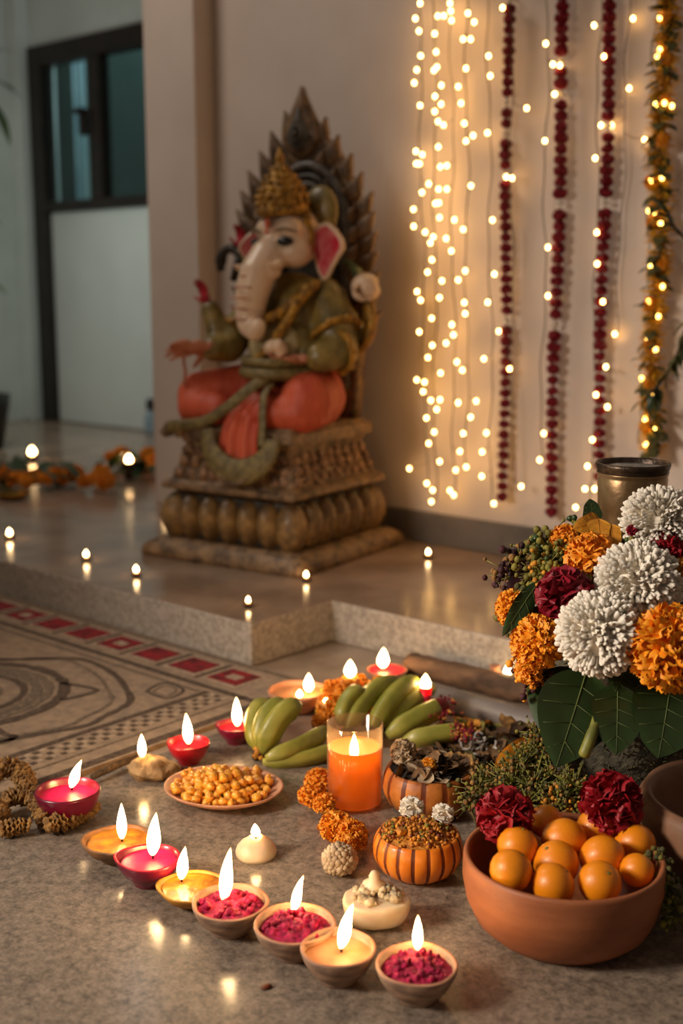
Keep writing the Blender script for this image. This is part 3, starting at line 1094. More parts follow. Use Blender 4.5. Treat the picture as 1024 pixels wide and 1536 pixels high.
def diya(name, label, px, py, w, hr, bowl, fill, fl=None, powder=False, point=None, z0=MATZ, foot=.5, wall=.085, fw=.15, level=.80, seed=0,
         tilt=None, rim=None):
    z = z0 + .03
    for _ in range(5):
        p = at(px, py, z)
        r = w / 2 * depth(p) / FPX
        h = hr * 2 * r
        z = z0 + h
    root = thing(name, label, 'oil lamp', (p.x, p.y, z0), 0)

    def df(x, y, zz, a):
        k = 1 + .012 * math.sin(a * 3 + seed) + .01 * math.sin(a * 5 + seed * 2)
        lift = 0
        if point is not None:
            for pa, am in point:
                c = max(0, math.cos(a - pa))
                k += am * c ** 8 * (zz / h) ** 1.5
                lift += h * .10 * c ** 10 * am / .2 * (zz / h)
        return (x * k, y * k, zz + lift)
    pr = [(0, 0), (foot * r, 0), (foot * r * 1.03, h * .06), (foot * r * 1.12, h * .16), (r * .80, h * .42), (r * .93, h * .70), (r * .99, h * .90), (r, h * .97), (r * .985, h), (r * (1 - wall * .5), h * 1.015),
          (r * (1 - wall), h * .985), (r * (1 - wall * 1.25), h * .85), (r * .62, h * .45), (0, h * .3)]
    BWL = MB().lathe(pr, 40, 0, None, df).build('bowl', M_[bowl], root)
    if rim:
        MB().lathe([(r * (1 - wall * 1.02), h * .99), (r * (1 - wall * .5), h * 1.03), (r * 1.0, h * .99)][::-1], 40, 0, None, df).build('rim', M_[rim], BWL)
    R = r * (1 - wall * 1.25) * .995
    FIL = lumpy_disc(R, h * level, r * (.13 if powder else .012), seed + 1, dome=r * (.16 if powder else .02), freq=3.6 if powder else 1.5,
               deform=df).build('filling', M_[fill], root)
    if powder:
        rn = random.Random(seed + 5)
        cb = MB()
        for i in range(46):
            a, q = rn.uniform(0, 2 * PI), R * .86 * math.sqrt(rn.random())
            cb.ell((q * math.cos(a), q * math.sin(a), h * level + r * .20 * (1 - (q / R) ** 2) + rn.uniform(-.002, .002)), r * rn.uniform(.05, .11), 0, 7, 5,
                   None, None, .5, i)
        cb.build('powder_lumps', M_[fill], FIL)
    if fl:
        xb, yb, xt, yt = fl
        q = at(xb, yb, z0 + h * (level + .04))
        d = depth(q)
        hh = (yb - yt) * d / FPX
        add_flame(root, q - Vector((p.x, p.y, z0)), hh, hh * fw, ((xt - xb) * d / FPX, 0))
    return root


diya('oil_lamp', 'deep wine-red bowl lamp with bright pink wax, furthest left beside the dried flower strings', 101, 1184, 98, .50, 'wine', 'pink_wax', (107, 1184, 124, 1139), seed=1, fw=.17)
diya('oil_lamp', 'small red bowl lamp just behind the plate of chickpeas at the rug edge', 283, 1113, 64, .50, 'crimson', 'red_wax', (283, 1119, 280, 1069), seed=2, point=[(2.9, .06)], fw=.15)
diya('oil_lamp', 'small dark-red bowl lamp left of the green bananas', 355, 1087, 60, .46, 'wine', 'red_wax', (356, 1092, 355, 1045), seed=3, point=[(3.0, .1)], fw=.16)
diya('oil_lamp', 'shallow petal-edged lamp of mustard wax, behind the pink leaf-shaped lamp', 178, 1258, 104, .30, 'clay_brown', 'yellow_wax', (183, 1262, 184, 1203), seed=4, point=[(3.14, .10), (0, .08)], level=.86, fw=.13)
diya('oil_lamp', 'pink lamp with a pointed leaf-shaped rim and pink wax', 223, 1286, 92, .44, 'wine', 'pink_wax', (229, 1287, 236, 1217), seed=5, point=[(3.0, .16), (.1, .05)], level=.86, fw=.15, rim='red_wax')
diya('oil_lamp', 'small tilted mustard-yellow dish lamp beside the leaf-shaped pink lamp', 289, 1328, 102, .26, 'ochre', 'yellow_wax', (272, 1322, 279, 1268), seed=6, point=[(3.1, .10), (0, .10)], level=.9, fw=.16)
diya('oil_lamp', 'clay lamp of magenta powder with the tallest flame', 345, 1352, 116, .40, 'clay_grey', 'magenta', (336, 1356, 347, 1269), True, seed=7, fw=.115, rim='clay_pale')
diya('oil_lamp', 'clay lamp of magenta powder touching the tan wax lamp in the front row', 442, 1384, 124, .40, 'clay_grey', 'magenta', (440, 1371, 455, 1311), True, seed=8, fw=.12, rim='clay_pale')
diya('oil_lamp', 'clay lamp filled with smooth tan wax in the front row', 507, 1420, 114, .46, 'clay_grey', 'tan_wax', (511, 1427, 529, 1352), seed=9, fw=.125, rim='clay_pale')
diya('oil_lamp', 'nearest clay lamp, heaped with dark magenta powder, at the right end of the front row', 625, 1445, 124, .44, 'clay_grey', 'magenta', (626, 1428, 626, 1370), True, seed=10, fw=.13, rim='clay_pale')

# lump candle of dry clay
p = at(228, 1166, MATZ)
d = depth(p)
lc = thing('lump_candle', 'rough beige lump of clay with a lit wick beside the small red lamp', 'candle', p)
mb = MB()
mb.ell((0, 0, .013), (.030, .022, .017), 0, 24, 14, None, None, .35, 2)
mb.ell((-.014, -.006, .014), (.016, .015, .017), 0, 18, 10, None, None, .3, 4)
mb.ell((.022, .004, .009), (.018, .014, .011), 0, 18, 10, None, None, .3, 5)
fuse(mb, 'lump', M_['lump'], lc, .0022, 2)
add_flame(lc, (-.0115, -.006, .029), 38 * d / FPX, 6.5 * d / FPX, (0, 0))

# white melted candle
p = at(384, 1283, MATZ)
d = depth(p)
wc = thing('tealight_candle', 'low white dome of melted wax with a tiny flame, in front of the chickpea plate', 'candle', p)
s = 31 * d / FPX
mb = MB()
mb.lathe([(0, 0), (s * .98, 0), (s, s * .2), (s * .92, s * .45), (s * .70, s * .72), (s * .38, s * .92), (s * .3, s * 1.0), (s * .2, s * .93), (0, s * .86)], 32, 0, None,
         lambda x, y, z, a: (x * (1 + .03 * math.sin(3 * a)), y, z * (1 + .05 * math.sin(2 * a + 1))))
mb.build('wax', M_['white_wax'], wc)
add_flame(wc, (0, 0, s * .92), 22 * d / FPX, 7 * d / FPX, (-.001, 0))

# broken white wax block
p = at(565, 1385, MATZ)
d = depth(p)
s = d / FPX
wb = thing('wax_holder', 'broken whitish wax block with a crumbled top, behind the front row of lamps', 'candle', p)
mb = MB()
ol = [(-52, -14), (-46, -34), (-10, -44), (34, -34), (54, -16), (50, 14), (20, 38), (-30, 36), (-54, 16)]
vs = []
for kz, kk in ((0, .74), (14, .88), (30, 1.0), (44, .98)):
    for i, (x, y) in enumerate(ol):
        vs.append((x * kk * s, y * kk * s, (kz + (4 * math.sin(i * 1.9) if kz > 20 else 0)) * s))
n = len(ol)
fs = [tuple(range(n - 1, -1, -1))]
for j in range(3):
    for i in range(n):
        q = (i + 1) % n
        fs.append((j * n + i, j * n + q, (j + 1) * n + q, (j + 1) * n + i))
for k, kk, dz in ((0, .84, -2), (1, .55, 2)):
    for i, (x, y) in enumerate(ol):
        vs.append((x * kk * s, y * kk * s, (44 + dz + 3 * math.sin(i * 2.7)) * s))
for j in (3, 4):
    for i in range(n):
        q = (i + 1) % n
        fs.append((j * n + i, j * n + q, (j + 1) * n + q, (j + 1) * n + i))
fs.append(tuple(range(5 * n, 6 * n)))
mb.add(vs, fs)
mb.build('block', M_['white_wax'], wb, subsurf=1)
cb = MB()
rn = random.Random(4)
for i in range(52):
    a, q = rn.uniform(0, 2 * PI), math.sqrt(rn.random())
    x, y = 38 * q * math.cos(a) * s, 26 * q * math.sin(a) * s
    cb.ell((x, y, (46 + 12 * (1 - q)) * s), rn.uniform(4, 9) * s, 0, 7, 5, None, None, .5, i)
cb.build('crumbled_wax', M_['crumb_wax'], wb)
tp_ = MB()
tp_.lathe([(0, 0), (17 * s, 0), (15 * s, 8 * s), (8 * s, 14 * s), (9 * s, 20 * s), (4 * s, 26 * s), (0, 28 * s)], 14, 0, None, lambda x, y, z, a: (x * (1 + .2 * math.sin(2 * a + z * 400)), y, z))
tp_.build('wax_peak', M_['white_wax'], wb, (-4 * s, 8 * s, 54 * s))

# ------------------------------------------------------------------ glass candle
p = at(532, 1205, MATZ)
d = depth(p)
gr = 41.5 * d / FPX
gh = 127 * d / FPX
gc = thing('glass_candle', 'tall orange candle burning in a clear glass tumbler at the centre', 'candle', p)
gm = M_['glass'].node_tree
to = next(n for n in gm.nodes if n.type == 'OUTPUT_MATERIAL')
fx = to.inputs[0].links[0].from_socket
tl = gm.nodes.new('ShaderNodeBsdfTranslucent')
tl.inputs[0].default_value = (1, .72, .42, 1)
mx = gm.nodes.new('ShaderNodeMixShader')
mx.inputs[0].default_value = .13
gm.links.new(fx, mx.inputs[1])
gm.links.new(tl.outputs[0], mx.inputs[2])
gm.links.new(mx.outputs[0], to.inputs[0])
MB().lathe([(0, 0), (gr * .96, 0), (gr, gr * .06), (gr, gh), (gr * .975, gh * 1.006), (gr * .95, gh), (gr * .95, gr * .12), (0, gr * .10)], 48).build('glass', M_['glass'], gc)
wl = gh * .72
MB().lathe([(0, gr * .12), (gr * .925, gr * .12), (gr * .94, gr * .2), (gr * .94, wl - .001), (gr * .925, wl), (gr * .89, wl - .001), (gr * .86, wl - .006), (gr * .82, wl - .020), (gr * .70, wl - .026), (gr * .4, wl - .024), (0, wl - .023)], 48).build('wax', M_['orange_wax'], gc)
add_flame(gc, (-.001, -.002, wl - .022), 44 * d / FPX, 6.6 * d / FPX, (0, 0), 'candle_flame')

# ------------------------------------------------------------------ chickpeas on a plate
p = at(334, 1196, MATZ)
d = depth(p)
pr_ = 86 * d / FPX
plt_ = thing('plate', 'pale clay plate heaped with roasted chickpeas', 'plate', p, math.radians(-12))


def ovl(x, y, z, a):
    k = 1 + .05 * math.cos(2 * a) + .03 * math.cos(a + .6)
    return (x * k, y * k * .93, z)


MB().lathe([(0, 0), (pr_ * .55, 0), (pr_ * .62, .001), (pr_ * .93, .012), (pr_ * 1.0, .0165), (pr_ * .995, .0185), (pr_ * .96, .0178), (pr_ * .88, .0135), (pr_ * .6, .005), (0, .004)], 56, 0, None,
           ovl).build('dish', M_['clay_pale'], plt_)
cms = []
for k in range(4):
    mb = MB()
    mb.ell((0, 0, 0), (.0066, .0060, .0056), 0, 12, 8, None, None, .3, k * 3 + 1)
    mb.ell((.0052, 0, .0016), (.0026, .002, .002), 0, 6, 5)
    cms.append(mb.mesh('roasted_chickpea', M_['chick']))
rn = random.Random(11)
cnt = 0
for layer, (RR, zz) in enumerate(((.90, 0), (.74, 1), (.54, 2), (.32, 3))):
    sp = .0116
    R = pr_ * RR - .004
    k = int(R / sp) + 1
    for i in range(-k, k + 1):
        for j in range(-k, k + 1):
            x = (i + .5 * (j % 2)) * sp + (.0055 if layer % 2 else 0)
            y = j * sp * .87 + (.003 if layer % 2 else 0)
            rr = math.hypot(x, y / .93)
            if rr > R:
                continue
            nxt = (.74, .54, .32, 0)[layer] * pr_ - .017
            if rr < nxt:
                continue
            f = rr / pr_
            zb = .0045 if f < .58 else .0045 + (f - .58) / .3 * .0088
            z = zb + .0050 + zz * .0078
            x += rn.uniform(-.0024, .0024)
            y += rn.uniform(-.0024, .0024)
            z += rn.uniform(-.0008, .0014)
            v = Matrix.Rotation(math.radians(-12), 4, 'Z') @ Vector((x, y, z))
            o = link('roasted_chickpea', cms[cnt % 4], None, p + v, (rn.uniform(0, 6), rn.uniform(0, 6), rn.uniform(0, 6)), rn.uniform(.94, 1.06))
            tag(o, 'golden roasted chickpea in the heap on the pale clay plate', 'chickpea', 'roasted chickpeas on the plate')
            cnt += 1
print('chickpeas', cnt)


# ------------------------------------------------------------------ flowers
def bloom(R, n, L, Wd, kind, seed, zmin=-.25, squash=.8, mi=0, core=.62):
    rn = random.Random(seed)
    mb = MB()
    mb.ell((0, 0, 0), (R * core, R * core, R * core * squash), mi, 14, 9)
    for i in range(n):
        z = 1 - (1 - zmin) * (i + .5) / n
        ph = i * 2.399963
        q = math.sqrt(max(0, 1 - z * z))
        d = Vector((q * math.cos(ph), q * math.sin(ph), z))
        d = (d + Vector((rn.gauss(0, .13), rn.gauss(0, .13), rn.gauss(0, .13)))).normalized()
        t = d.cross(Vector((rn.gauss(0, 1), rn.gauss(0, 1), rn.gauss(0, 1)))).normalized()
        if kind == 'mum':
            t = d.cross(Vector((0, 0, 1)) + Vector((rn.gauss(0, .2), rn.gauss(0, .2), 0)))
            t = t.normalized() if t.length > 1e-3 else Vector((1, 0, 0))
        b = d.cross(t)
        rl = R * (1 + rn.uniform(-.09, .06))
        w = R * Wd * rn.uniform(.8, 1.2)
        curl = rn.uniform(.25, .6) * L
        rows = []
        if kind == 'mum':
            prof = ((0, .5), (.35, .9), (.75, 1), (.95, .75), (1.02, .3))
        elif kind == 'carn':
            prof = ((0, .3), (.4, .8), (.75, 1.1), (.92, 1.25), (1, 1.15))
        else:
            prof = ((0, .4), (.4, .85), (.75, 1.05), (.93, 1.0), (1, .6))
        base = len(mb.v)
        vs = []
        for k, (tt, ww) in enumerate(prof):
            c = d * (rl * (1 - L + L * tt)) + b * (R * curl * tt * tt) * (1 if kind != 'mum' else -.5 * (1 - z))
            cup = R * (.10 if kind == 'mum' else .05) * ww
            for s_, e in ((-1, 0), (0, -1), (1, 0)):
                jz = 0
                if kind != 'mum' and k >= 3:
                    jz = R * rn.uniform(-.06, .06)
                v = c + t * (w * ww * s_) + (b * cup * e) + d * jz
                v.z *= squash
                vs.append(v)
        fs = []
        for k in range(len(prof) - 1):
            for s_ in (0, 1):
                a = k * 3 + s_
                fs.append((a, a + 1, a + 4, a + 3))
        mb.add(vs, fs, mi)
    return mb


BL = dict(
    mum=[bloom(1, 620, .36, .062, 'mum', 1 + k, -.45, .86, core=.7).mesh('bloom', M_['white_petal']) for k in range(2)],
    mari=[bloom(1, 460, .40, .105, 'mari', 21 + k, -.35, .82).mesh('bloom', M_['marigold']) for k in range(3)],
    deep=[bloom(1, 210, .42, .16, 'mari', 31 + k, -.3, .78).mesh('bloom', M_['marigold_dp']) for k in range(2)],
    och=[bloom(1, 170, .40, .16, 'mari', 35 + k, -.3, .7).mesh('bloom', M_['ochre_petal']) for k in range(2)],
    carn=[bloom(1, 150, .5, .20, 'carn', 41 + k, -.3, .85).mesh('bloom', M_['red_petal']) for k in range(2)],
    crim=[bloom(1, 110, .5, .26, 'carn', 51 + k, -.3, .85).mesh('bloom', M_['crimson_petal']) for k in range(2)],
    dusty=[bloom(1, 120, .4, .20, 'carn', 61, -.2, .75).mesh('bloom', M_['dusty_petal'])],
    white=[bloom(1, 60, .55, .26, 'carn', 71, -.1, .7).mesh('bloom', M_['white_petal'])],
    gar=[bloom(1, 70, .4, .24, 'carn', 81 + k, -1, .78).mesh('flower', M_['garland_red']) for k in range(2)],
)


def facing(d):
    return Vector(d).normalized().to_track_quat('Z', 'Y').to_euler()


def flower(name, kind, label, cat, px, py, w, dep=None, z=None, face=(0, -.8, .6), vi=0, group=None, stem_to=None, sepal=True, spin=0, sc=(1, 1, 1), green='stem'):
    p = atd(px, py, dep) if dep else at(px, py, z)
    r = w / 2 * depth(p) / FPX
    root = thing(name, label, cat, p, 0, group)
    e = Vector(face).normalized().to_track_quat('Z', 'Y').to_matrix() @ Matrix.Rotation(spin, 3, 'Z')
    o = link('bloom', BL[kind][vi % len(BL[kind])], root, (0, 0, 0), e.to_euler(), [r * k for k in sc])
    dn = Vector(face).normalized()
    if sepal:
        mb = MB()
        mb.lathe([(0, -r * .75), (r * .14, -r * .72), (r * .3, -r * .5), (r * .42, -r * .2), (0, -r * .1)], 12)
        mb.build('sepal', M_[green], root, None, e.to_euler())
    if stem_to is not None:
        b = Vector(stem_to) - p
        s0 = -dn * r * .6
        MB().tube(arc([s0, s0 - dn * r * .4, s0.lerp(b, .6), b]), .0025, 8).build('stem', M_[green], root)
    return root


# vase and foam
VX = Vector((.352, 1.455, MATZ))
va = thing('stone_vase', 'mossy grey stone vase holding the big bouquet behind the bowl of oranges', 'vase', VX)
MB().lathe([(0, 0), (.062, 0), (.066, .008), (.082, .05), (.094, .11), (.094, .16), (.086, .205), (.088, .222), (.082, .226), (.076, .215), (.08, .15), (0, .14)], 40, 0, None,
           lambda x, y, z, a: (x * (1 + .02 * noise.noise(Vector((x * 40, y * 40, z * 40)))), y * (1 + .02 * noise.noise(Vector((x * 40, y * 40, z * 30)))), z)).build('body', M_['vase'], va)
mb = MB()
rn = random.Random(8)
for i in range(500):
    a, z = rn.uniform(PI * .9, 2.1 * PI), rn.uniform(.01, .21)
    r = .066 + .028 * min(1, z / .11) if z < .16 else .090
    q = Vector((r * math.cos(a), r * math.sin(a), z))
    nn = Vector((math.cos(a), math.sin(a), rn.uniform(-.2, .8)))
    mb.tube([q, q + nn * rn.uniform(.003, .008)], [.0012, .0004], 4)
mb.build('moss', M_['olive'], va)['kind'] = 'stuff'
FO = Vector((.352, 1.455, .232))
mb = MB()
mb.lathe([(0, -.01), (.07, -.01), (.098, .02), (.102, .06), (.092, .095), (.07, .113), (.05, .117), (0, .117)], 32, 0, None, lambda x, y, z, a: (x, y, z))
tag(mb.build('flower_foam', M_['foam'], None, FO), 'dark foam mound in the mouth of the stone vase, hidden under the blooms', 'foam')
fc = FO + Vector((0, 0, .04))

# tin can standing in the bouquet
p = atd(949, 690, 1.5)
cz = FO.z + .1172
TZ = p.z - cz
tc_ = thing('tin_can', 'worn open metal can standing among the flowers at the top of the bouquet', 'can', (FO.x + .012, FO.y + .03, cz))
r = 53 * 1.51 / FPX
h = .650 - (1.487) * math.tan(math.radians(10.3) + math.atan((693 - 768) / FPX)) - cz
MB().lathe([(0, 0), (r * .90, 0), (r * .92, .003), (r * .90, .008), (r * .93, .012), (r * .95, h * .5), (r * .975, h * .80), (r * .955, h * .82), (r * .99, h * .845), (r * .975, h * .87)], 48, 0, None,
           lambda x, y, z, a: (x * (1 + .006 * math.sin(5 * a + z * 60)), y * (1 + .006 * math.sin(4 * a + z * 90)), z)).build('body', M_['tin'], tc_)
MB().lathe([(r * .97, h * .865), (r * 1.0, h * .875), (r * .985, h * .905), (r * 1.01, h * .92), (r * 1.04, h * .965), (r * 1.035, h * 1.0), (r * 1.0, h * 1.005), (r * .96, h * .985), (r * .93, h * .9), (r * .93, h * .8)], 48).build('rim', M_['tin_dark'], tc_)
lumpy_disc(r * .94, h * .93, .002, 3).build('filling', M_['tin_fill'], tc_)

AX = fc + Vector((0, .0, -.02))


def bq(name, kind, label, cat, px, py, w, dep, **k):
    p = atd(px, py, dep)
    f = (p - AX)
    f = Vector((f.x * .7, f.y - .03, f.z * .8 + .035))
    return flower(name, kind, label, cat, px, py, w, dep, face=k.pop('face', f), stem_to=fc + (p - fc) * .25, **k)


bq('white_chrysanthemum', 'mum', 'large white chrysanthemum in front of the metal can, highest of the white blooms', 'flower', 990, 785, 118, 1.37, face=(.1, -.7, .6))
bq('white_chrysanthemum', 'mum', 'white chrysanthemum in the middle of the bouquet, right of the deep red bloom', 'flower', 957, 874, 132, 1.33, vi=1, face=(-.1, -.8, .5))
bq('white_chrysanthemum', 'mum', 'lowest white chrysanthemum, hanging over the big green leaves', 'flower', 899, 950, 130, 1.29, vi=0, face=(-.25, -.85, .3), spin=1)
bq('marigold', 'mari', 'big orange marigold at the right edge of the bouquet under the white blooms', 'flower', 1005, 972, 130, 1.27, face=(.15, -.9, .15))
bq('marigold', 'mari', 'orange marigold at the lower left of the bouquet beside the lowest white bloom', 'flower', 806, 962, 82, 1.34, vi=1, face=(-.6, -.8, .3))
bq('marigold', 'mari', 'small orange marigold at the far left of the bouquet behind a dark leaf', 'flower', 768, 912, 56, 1.38, vi=2, face=(-.8, -.5, .3))
bq('marigold', 'deep', 'small rust-orange marigold lowest on the left of the bouquet', 'flower', 793, 1004, 46, 1.35, vi=1, face=(-.7, -.7, -.1))
bq('marigold', 'deep', 'deep yellow marigold below the orange petals in front of the can, above the red bloom', 'flower', 887, 836, 80, 1.37, vi=0, face=(-.2, -.6, .8))
bq('marigold', 'och', 'small ochre marigold at the right edge between two white blooms', 'flower', 1026, 858, 44, 1.32, face=(.3, -.8, .3))
bq('marigold', 'deep', 'rust-tinged marigold at the upper left beside the yellow-green sprigs', 'flower', 846, 806, 44, 1.42, vi=0, face=(-.4, -.5, .8))
bq('red_bloom', 'crim', 'large deep crimson bloom left of the white chrysanthemums', 'flower', 846, 893, 84, 1.335, face=(-.5, -.8, .4), sc=(1, 1, 1.1))
bq('red_bloom', 'carn', 'dark red bloom between the two upper white chrysanthemums', 'flower', 998, 822, 60, 1.345, face=(.2, -.8, .5))
bq('red_bloom', 'crim', 'tiny red bud on a green sprig in front of the metal can', 'flower', 948, 796, 18, 1.35, vi=1, face=(-.2, -.7, .6))


def leaf_mb(L, Wd, droop=.3, fold=.12, lobes=0.0, pw=.8):
    mb = MB()
    n, m = 16, 6
    vs = []
    for i in range(n + 1):
        t = i / n
        w = Wd / 2 * (math.sin(PI * t ** pw) ** .8 if 0 < t < 1 else 0) * (1 + lobes * math.sin(t * 9))
        w = max(w, Wd * .008)
        for j in range(-m // 2, m // 2 + 1):
            s_ = j / (m / 2)
            vs.append((w * s_, L * t, -droop * L * t * t + fold * abs(w * s_) * (1 - .6 * t) + .015 * L * math.sin(s_ * 4 + t * 8) * abs(s_)))
    fs = []
    k = m + 1
    for i in range(n):
        for j in range(m):
            a = i * k + j
            fs.append((a, a + 1, a + k + 1, a + k))
    b = len(vs)
    vs2 = [(x, y, z - .0012) for x, y, z in vs]
    fs2 = [tuple(b + q for q in f[::-1]) for f in fs]
    mb.add(vs + vs2, fs + fs2, 0)
    ctr = [Vector(vs[i * k + m // 2]) + Vector((0, 0, .0004)) for i in range(n + 1)]
    mb.tube(ctr, [L * .009 * (1 - .75 * i / n) for i in range(n + 1)], 6, 1)
    for i in range(3, n - 2, 3):
        for s_ in (0, m):
            e = Vector(vs[min(i + 2, n) * k + s_])
            mb.tube([ctr[i], ctr[i].lerp(e, .5) + Vector((0, 0, .0012)), ctr[i].lerp(e, .88) + Vector((0, 0, .0008))], [L * .0035, L * .0025, .0002], 5, 1)
    return mb


def leaf(label, a, b, wpx, da, db, mats=('green_dk', 'vein'), name='leaf', cat='leaf', parent=None, droop=.2, up=(0, -1, .35), lobes=0.0, fold=.12, pw=.8):
    """A leaf with its base at pixel a (depth da) and its tip near pixel b (depth db)."""
    A, B = atd(*a, da), atd(*b, db)
    L = (B - A).length
    wd = wpx * (da + db) / 2 / FPX
    y = (B - A).normalized()
    z = Vector(up)
    z = (z - y * z.dot(y)).normalized()
    x = y.cross(z)
    R = Matrix((x, y, z)).transposed()
    mb = leaf_mb(L, wd, droop, fold, lobes, pw)
    o = mb.build(name, [M_[m] for m in mats], parent, A if parent is None else A - parent.location, R.to_euler())
    if parent is None:
        tag(o, label, cat)
    return o


leaf('broad dark green leaf hanging lowest left under the bouquet', (880, 1005), (838, 1146), 118, 1.33, 1.27, droop=.08)
leaf('broad green leaf with a pale sheen, at the left under the rust marigold', (862, 1000), (805, 1085), 100, 1.37, 1.33, droop=.1, up=(-.6, -.7, .5))
leaf('pointed green leaf hanging in the middle under the bouquet', (926, 1026), (926, 1128), 82, 1.31, 1.27, droop=.08, lobes=.05)
leaf('broad dark leaf hanging at the right under the big marigold', (1006, 1022), (990, 1134), 112, 1.31, 1.27, droop=.08, lobes=.08)
leaf('narrow dark green leaf slanting down at the left of the bouquet', (808, 872), (752, 955), 30, 1.37, 1.34, droop=-.05)
leaf('small dark leaf standing beside the metal can', (890, 785), (885, 748), 30, 1.43, 1.43, droop=.05, lobes=.1)
leaf('small rounded leaf right of the lowest white bloom', (945, 985), (925, 1035), 60, 1.33, 1.30, droop=.1)
leaf('orange petal-like leaf in front of the metal can', (896, 778), (902, 812), 36, 1.40, 1.37, ('ochre_petal', 'ochre_petal'), lobes=.15)
leaf('second orange petal-like leaf, nearer the white bloom by the can', (914, 786), (924, 818), 30, 1.395, 1.37, ('ochre_petal', 'ochre_petal'), lobes=.15)
leaf('upper orange petal-like leaf lying against the can foot', (902, 782), (866, 790), 34, 1.41, 1.39, ('ochre_petal', 'ochre_petal'), lobes=.1)
cs = MB()
cs.tube(arc([atd(898, 1068, 1.30), atd(888, 1100, 1.285), atd(874, 1136, 1.28)]), [.0055] * 6 + [.0065] * 6 + [.004], 10)
tag(cs.build('cut_stem', M_['stem']), 'yellow-green cut stem hanging between the big leaves', 'stem')


def sprig(name, label, cat, spots, mats, stems_to, rb=(.0020, .0048), seed=0, per=12, spread=.017, green='stem'):
    """Clusters of little buds on thin stalks; spots = (px, py, depth)."""
    rn = random.Random(seed)
    P0 = atd(*spots[0])
    root = thing(name, label, cat, P0)
    st = MB()
    bd = MB()
    base = Vector(stems_to) - P0
    for (x, y, dd) in spots:
        c = atd(x, y, dd) - P0
        st.tube([base, base.lerp(c, .6) + Vector((0, 0, .006)), c], [.0016, .0013, .0009], 5)
        for i in range(per):
            q = c + Vector((rn.gauss(0, spread * .6), rn.gauss(0, spread * .5), rn.gauss(0, spread * .55)))
            st.tube([c, q], .0006, 4)
            bd.ell(q, rn.uniform(*rb), rn.randrange(len(mats)), 8, 6, None, None, .35, i)
    st.build('stalks', M_[green], root)
    bd.build('buds', [M_[m] for m in mats], root)
    return root


sprig('green_sprig', 'yellow-green bud sprig at the top left of the bouquet', 'sprig', [(800, 822, 1.43), (820, 812, 1.44), (838, 826, 1.42), (812, 840, 1.41), (865, 800, 1.44)], ('sprig', 'green', 'sprig'), fc, seed=1, per=34)
sprig('green_sprig', 'ochre bud sprig above the crimson bloom', 'sprig', [(800, 858, 1.39), (822, 846, 1.39), (832, 866, 1.38), (812, 870, 1.38)], ('ochre_petal', 'sprig', 'sprig'), fc, seed=2, per=32)
sprig('dried_sprig', 'dark purple dried sprig at the upper left edge of the bouquet', 'sprig', [(764, 848, 1.42), (778, 838, 1.42), (770, 866, 1.41), (758, 856, 1.42)], ('purple', 'purple', 'dried_gold'), fc, seed=3, per=22)
sprig('green_sprig', 'small green sprig beside the tiny red bud by the can', 'sprig', [(955, 806, 1.36), (945, 812, 1.36), (968, 803, 1.36)], ('green', 'sprig'), fc, seed=4, per=10, rb=(.002, .004), spread=.010)
sprig('dried_sprig', 'orange and purple dried sprig under the lower left marigold', 'sprig', [(796, 1002, 1.37), (804, 1016, 1.36), (792, 985, 1.38), (800, 1022, 1.36)], ('marigold_dp', 'purple', 'marigold_dp'), fc, seed=5, per=22)
sprig('green_sprig', 'green filler sprig between the crimson bloom and the dark slanting leaf', 'sprig', [(790, 895, 1.39), (800, 920, 1.38), (780, 935, 1.39), (880, 870, 1.37), (830, 935, 1.37)], ('sprig', 'olive'), fc, seed=6, per=24)
leaf('dark plum petal curling under the purple dried sprig', (790, 862), (766, 888), 34, 1.41, 1.39, ('purple', 'purple'))

# ------------------------------------------------------------------ terracotta bowl with oranges
BR = .1015
BC = at(841, 1392, MATZ)
bw = thing('terracotta_bowl', 'wide terracotta bowl full of oranges at the lower right', 'bowl', BC)
bh = .083
MB().lathe([(0, 0), (BR * .66, 0), (BR * .74, .003), (BR * .88, .016), (BR * .97, .036), (BR * 1.01, .058), (BR * 1.005, bh * .96), (BR * .995, bh), (BR * .965, bh * 1.006), (BR * .94, bh * .97), (BR * .94, .05), (BR * .86, .02), (BR * .6, .009), (0, .008)],
           64).build('body', M_['clay'], bw)
OL = [
    (766, 1306, 66, 1.185, 'orange nearest the front left inside of the terracotta bowl', .062),
    (829, 1327, 66, 1.178, 'orange at the front of the bowl, second from the front left', .062),
    (899, 1324, 66, 1.180, 'orange at the front right of the bowl, beside the small far-right one', .062),
    (834, 1295, 70, 1.222, 'orange in the centre of the bowl, resting behind the front pair', .082),
    (903, 1286, 68, 1.226, 'glossy orange right of the centre one in the bowl', .084),
    (955, 1305, 52, 1.205, 'smallest orange, against the right inside wall of the bowl', .066),
    None,
    (846, 1261, 70, 1.262, 'orange at the back centre of the bowl, between the two red carnations', .082),
    (776, 1270, 62, 1.238, 'orange partly covered by the left red carnation', .070),
    (893, 1242, 58, 1.285, 'shaded orange under the right red carnation', .072),
    (818, 1232, 52, 1.295, 'rearmost orange, behind the left carnation', .086),
]
om = []
for k in range(3):
    mb = MB()
    mb.lathe([(0, -.95), (.22, -.93), (.5, -.82), (.76, -.6), (.93, -.32), (1, 0), (.95, .3), (.78, .6), (.5, .82), (.22, .925), (.08, .92), (0, .90)], 28, 0, None,
             lambda x, y, z, a, k=k: (x * (1 + .02 * math.sin(2 * a + k)), y, z))
    om.append(mb.mesh('fruit', M_['orange']))
mb = MB()
mb.lathe([(0, .88), (.07, .90), (.09, .93), (.05, .95), (0, .96)], 8)
smesh = mb.mesh('stem_scar', M_['stem'])
OL[6] = (952, 1265, 62, 1.256, 'orange at the back right of the bowl, right of the glossy one', .075)
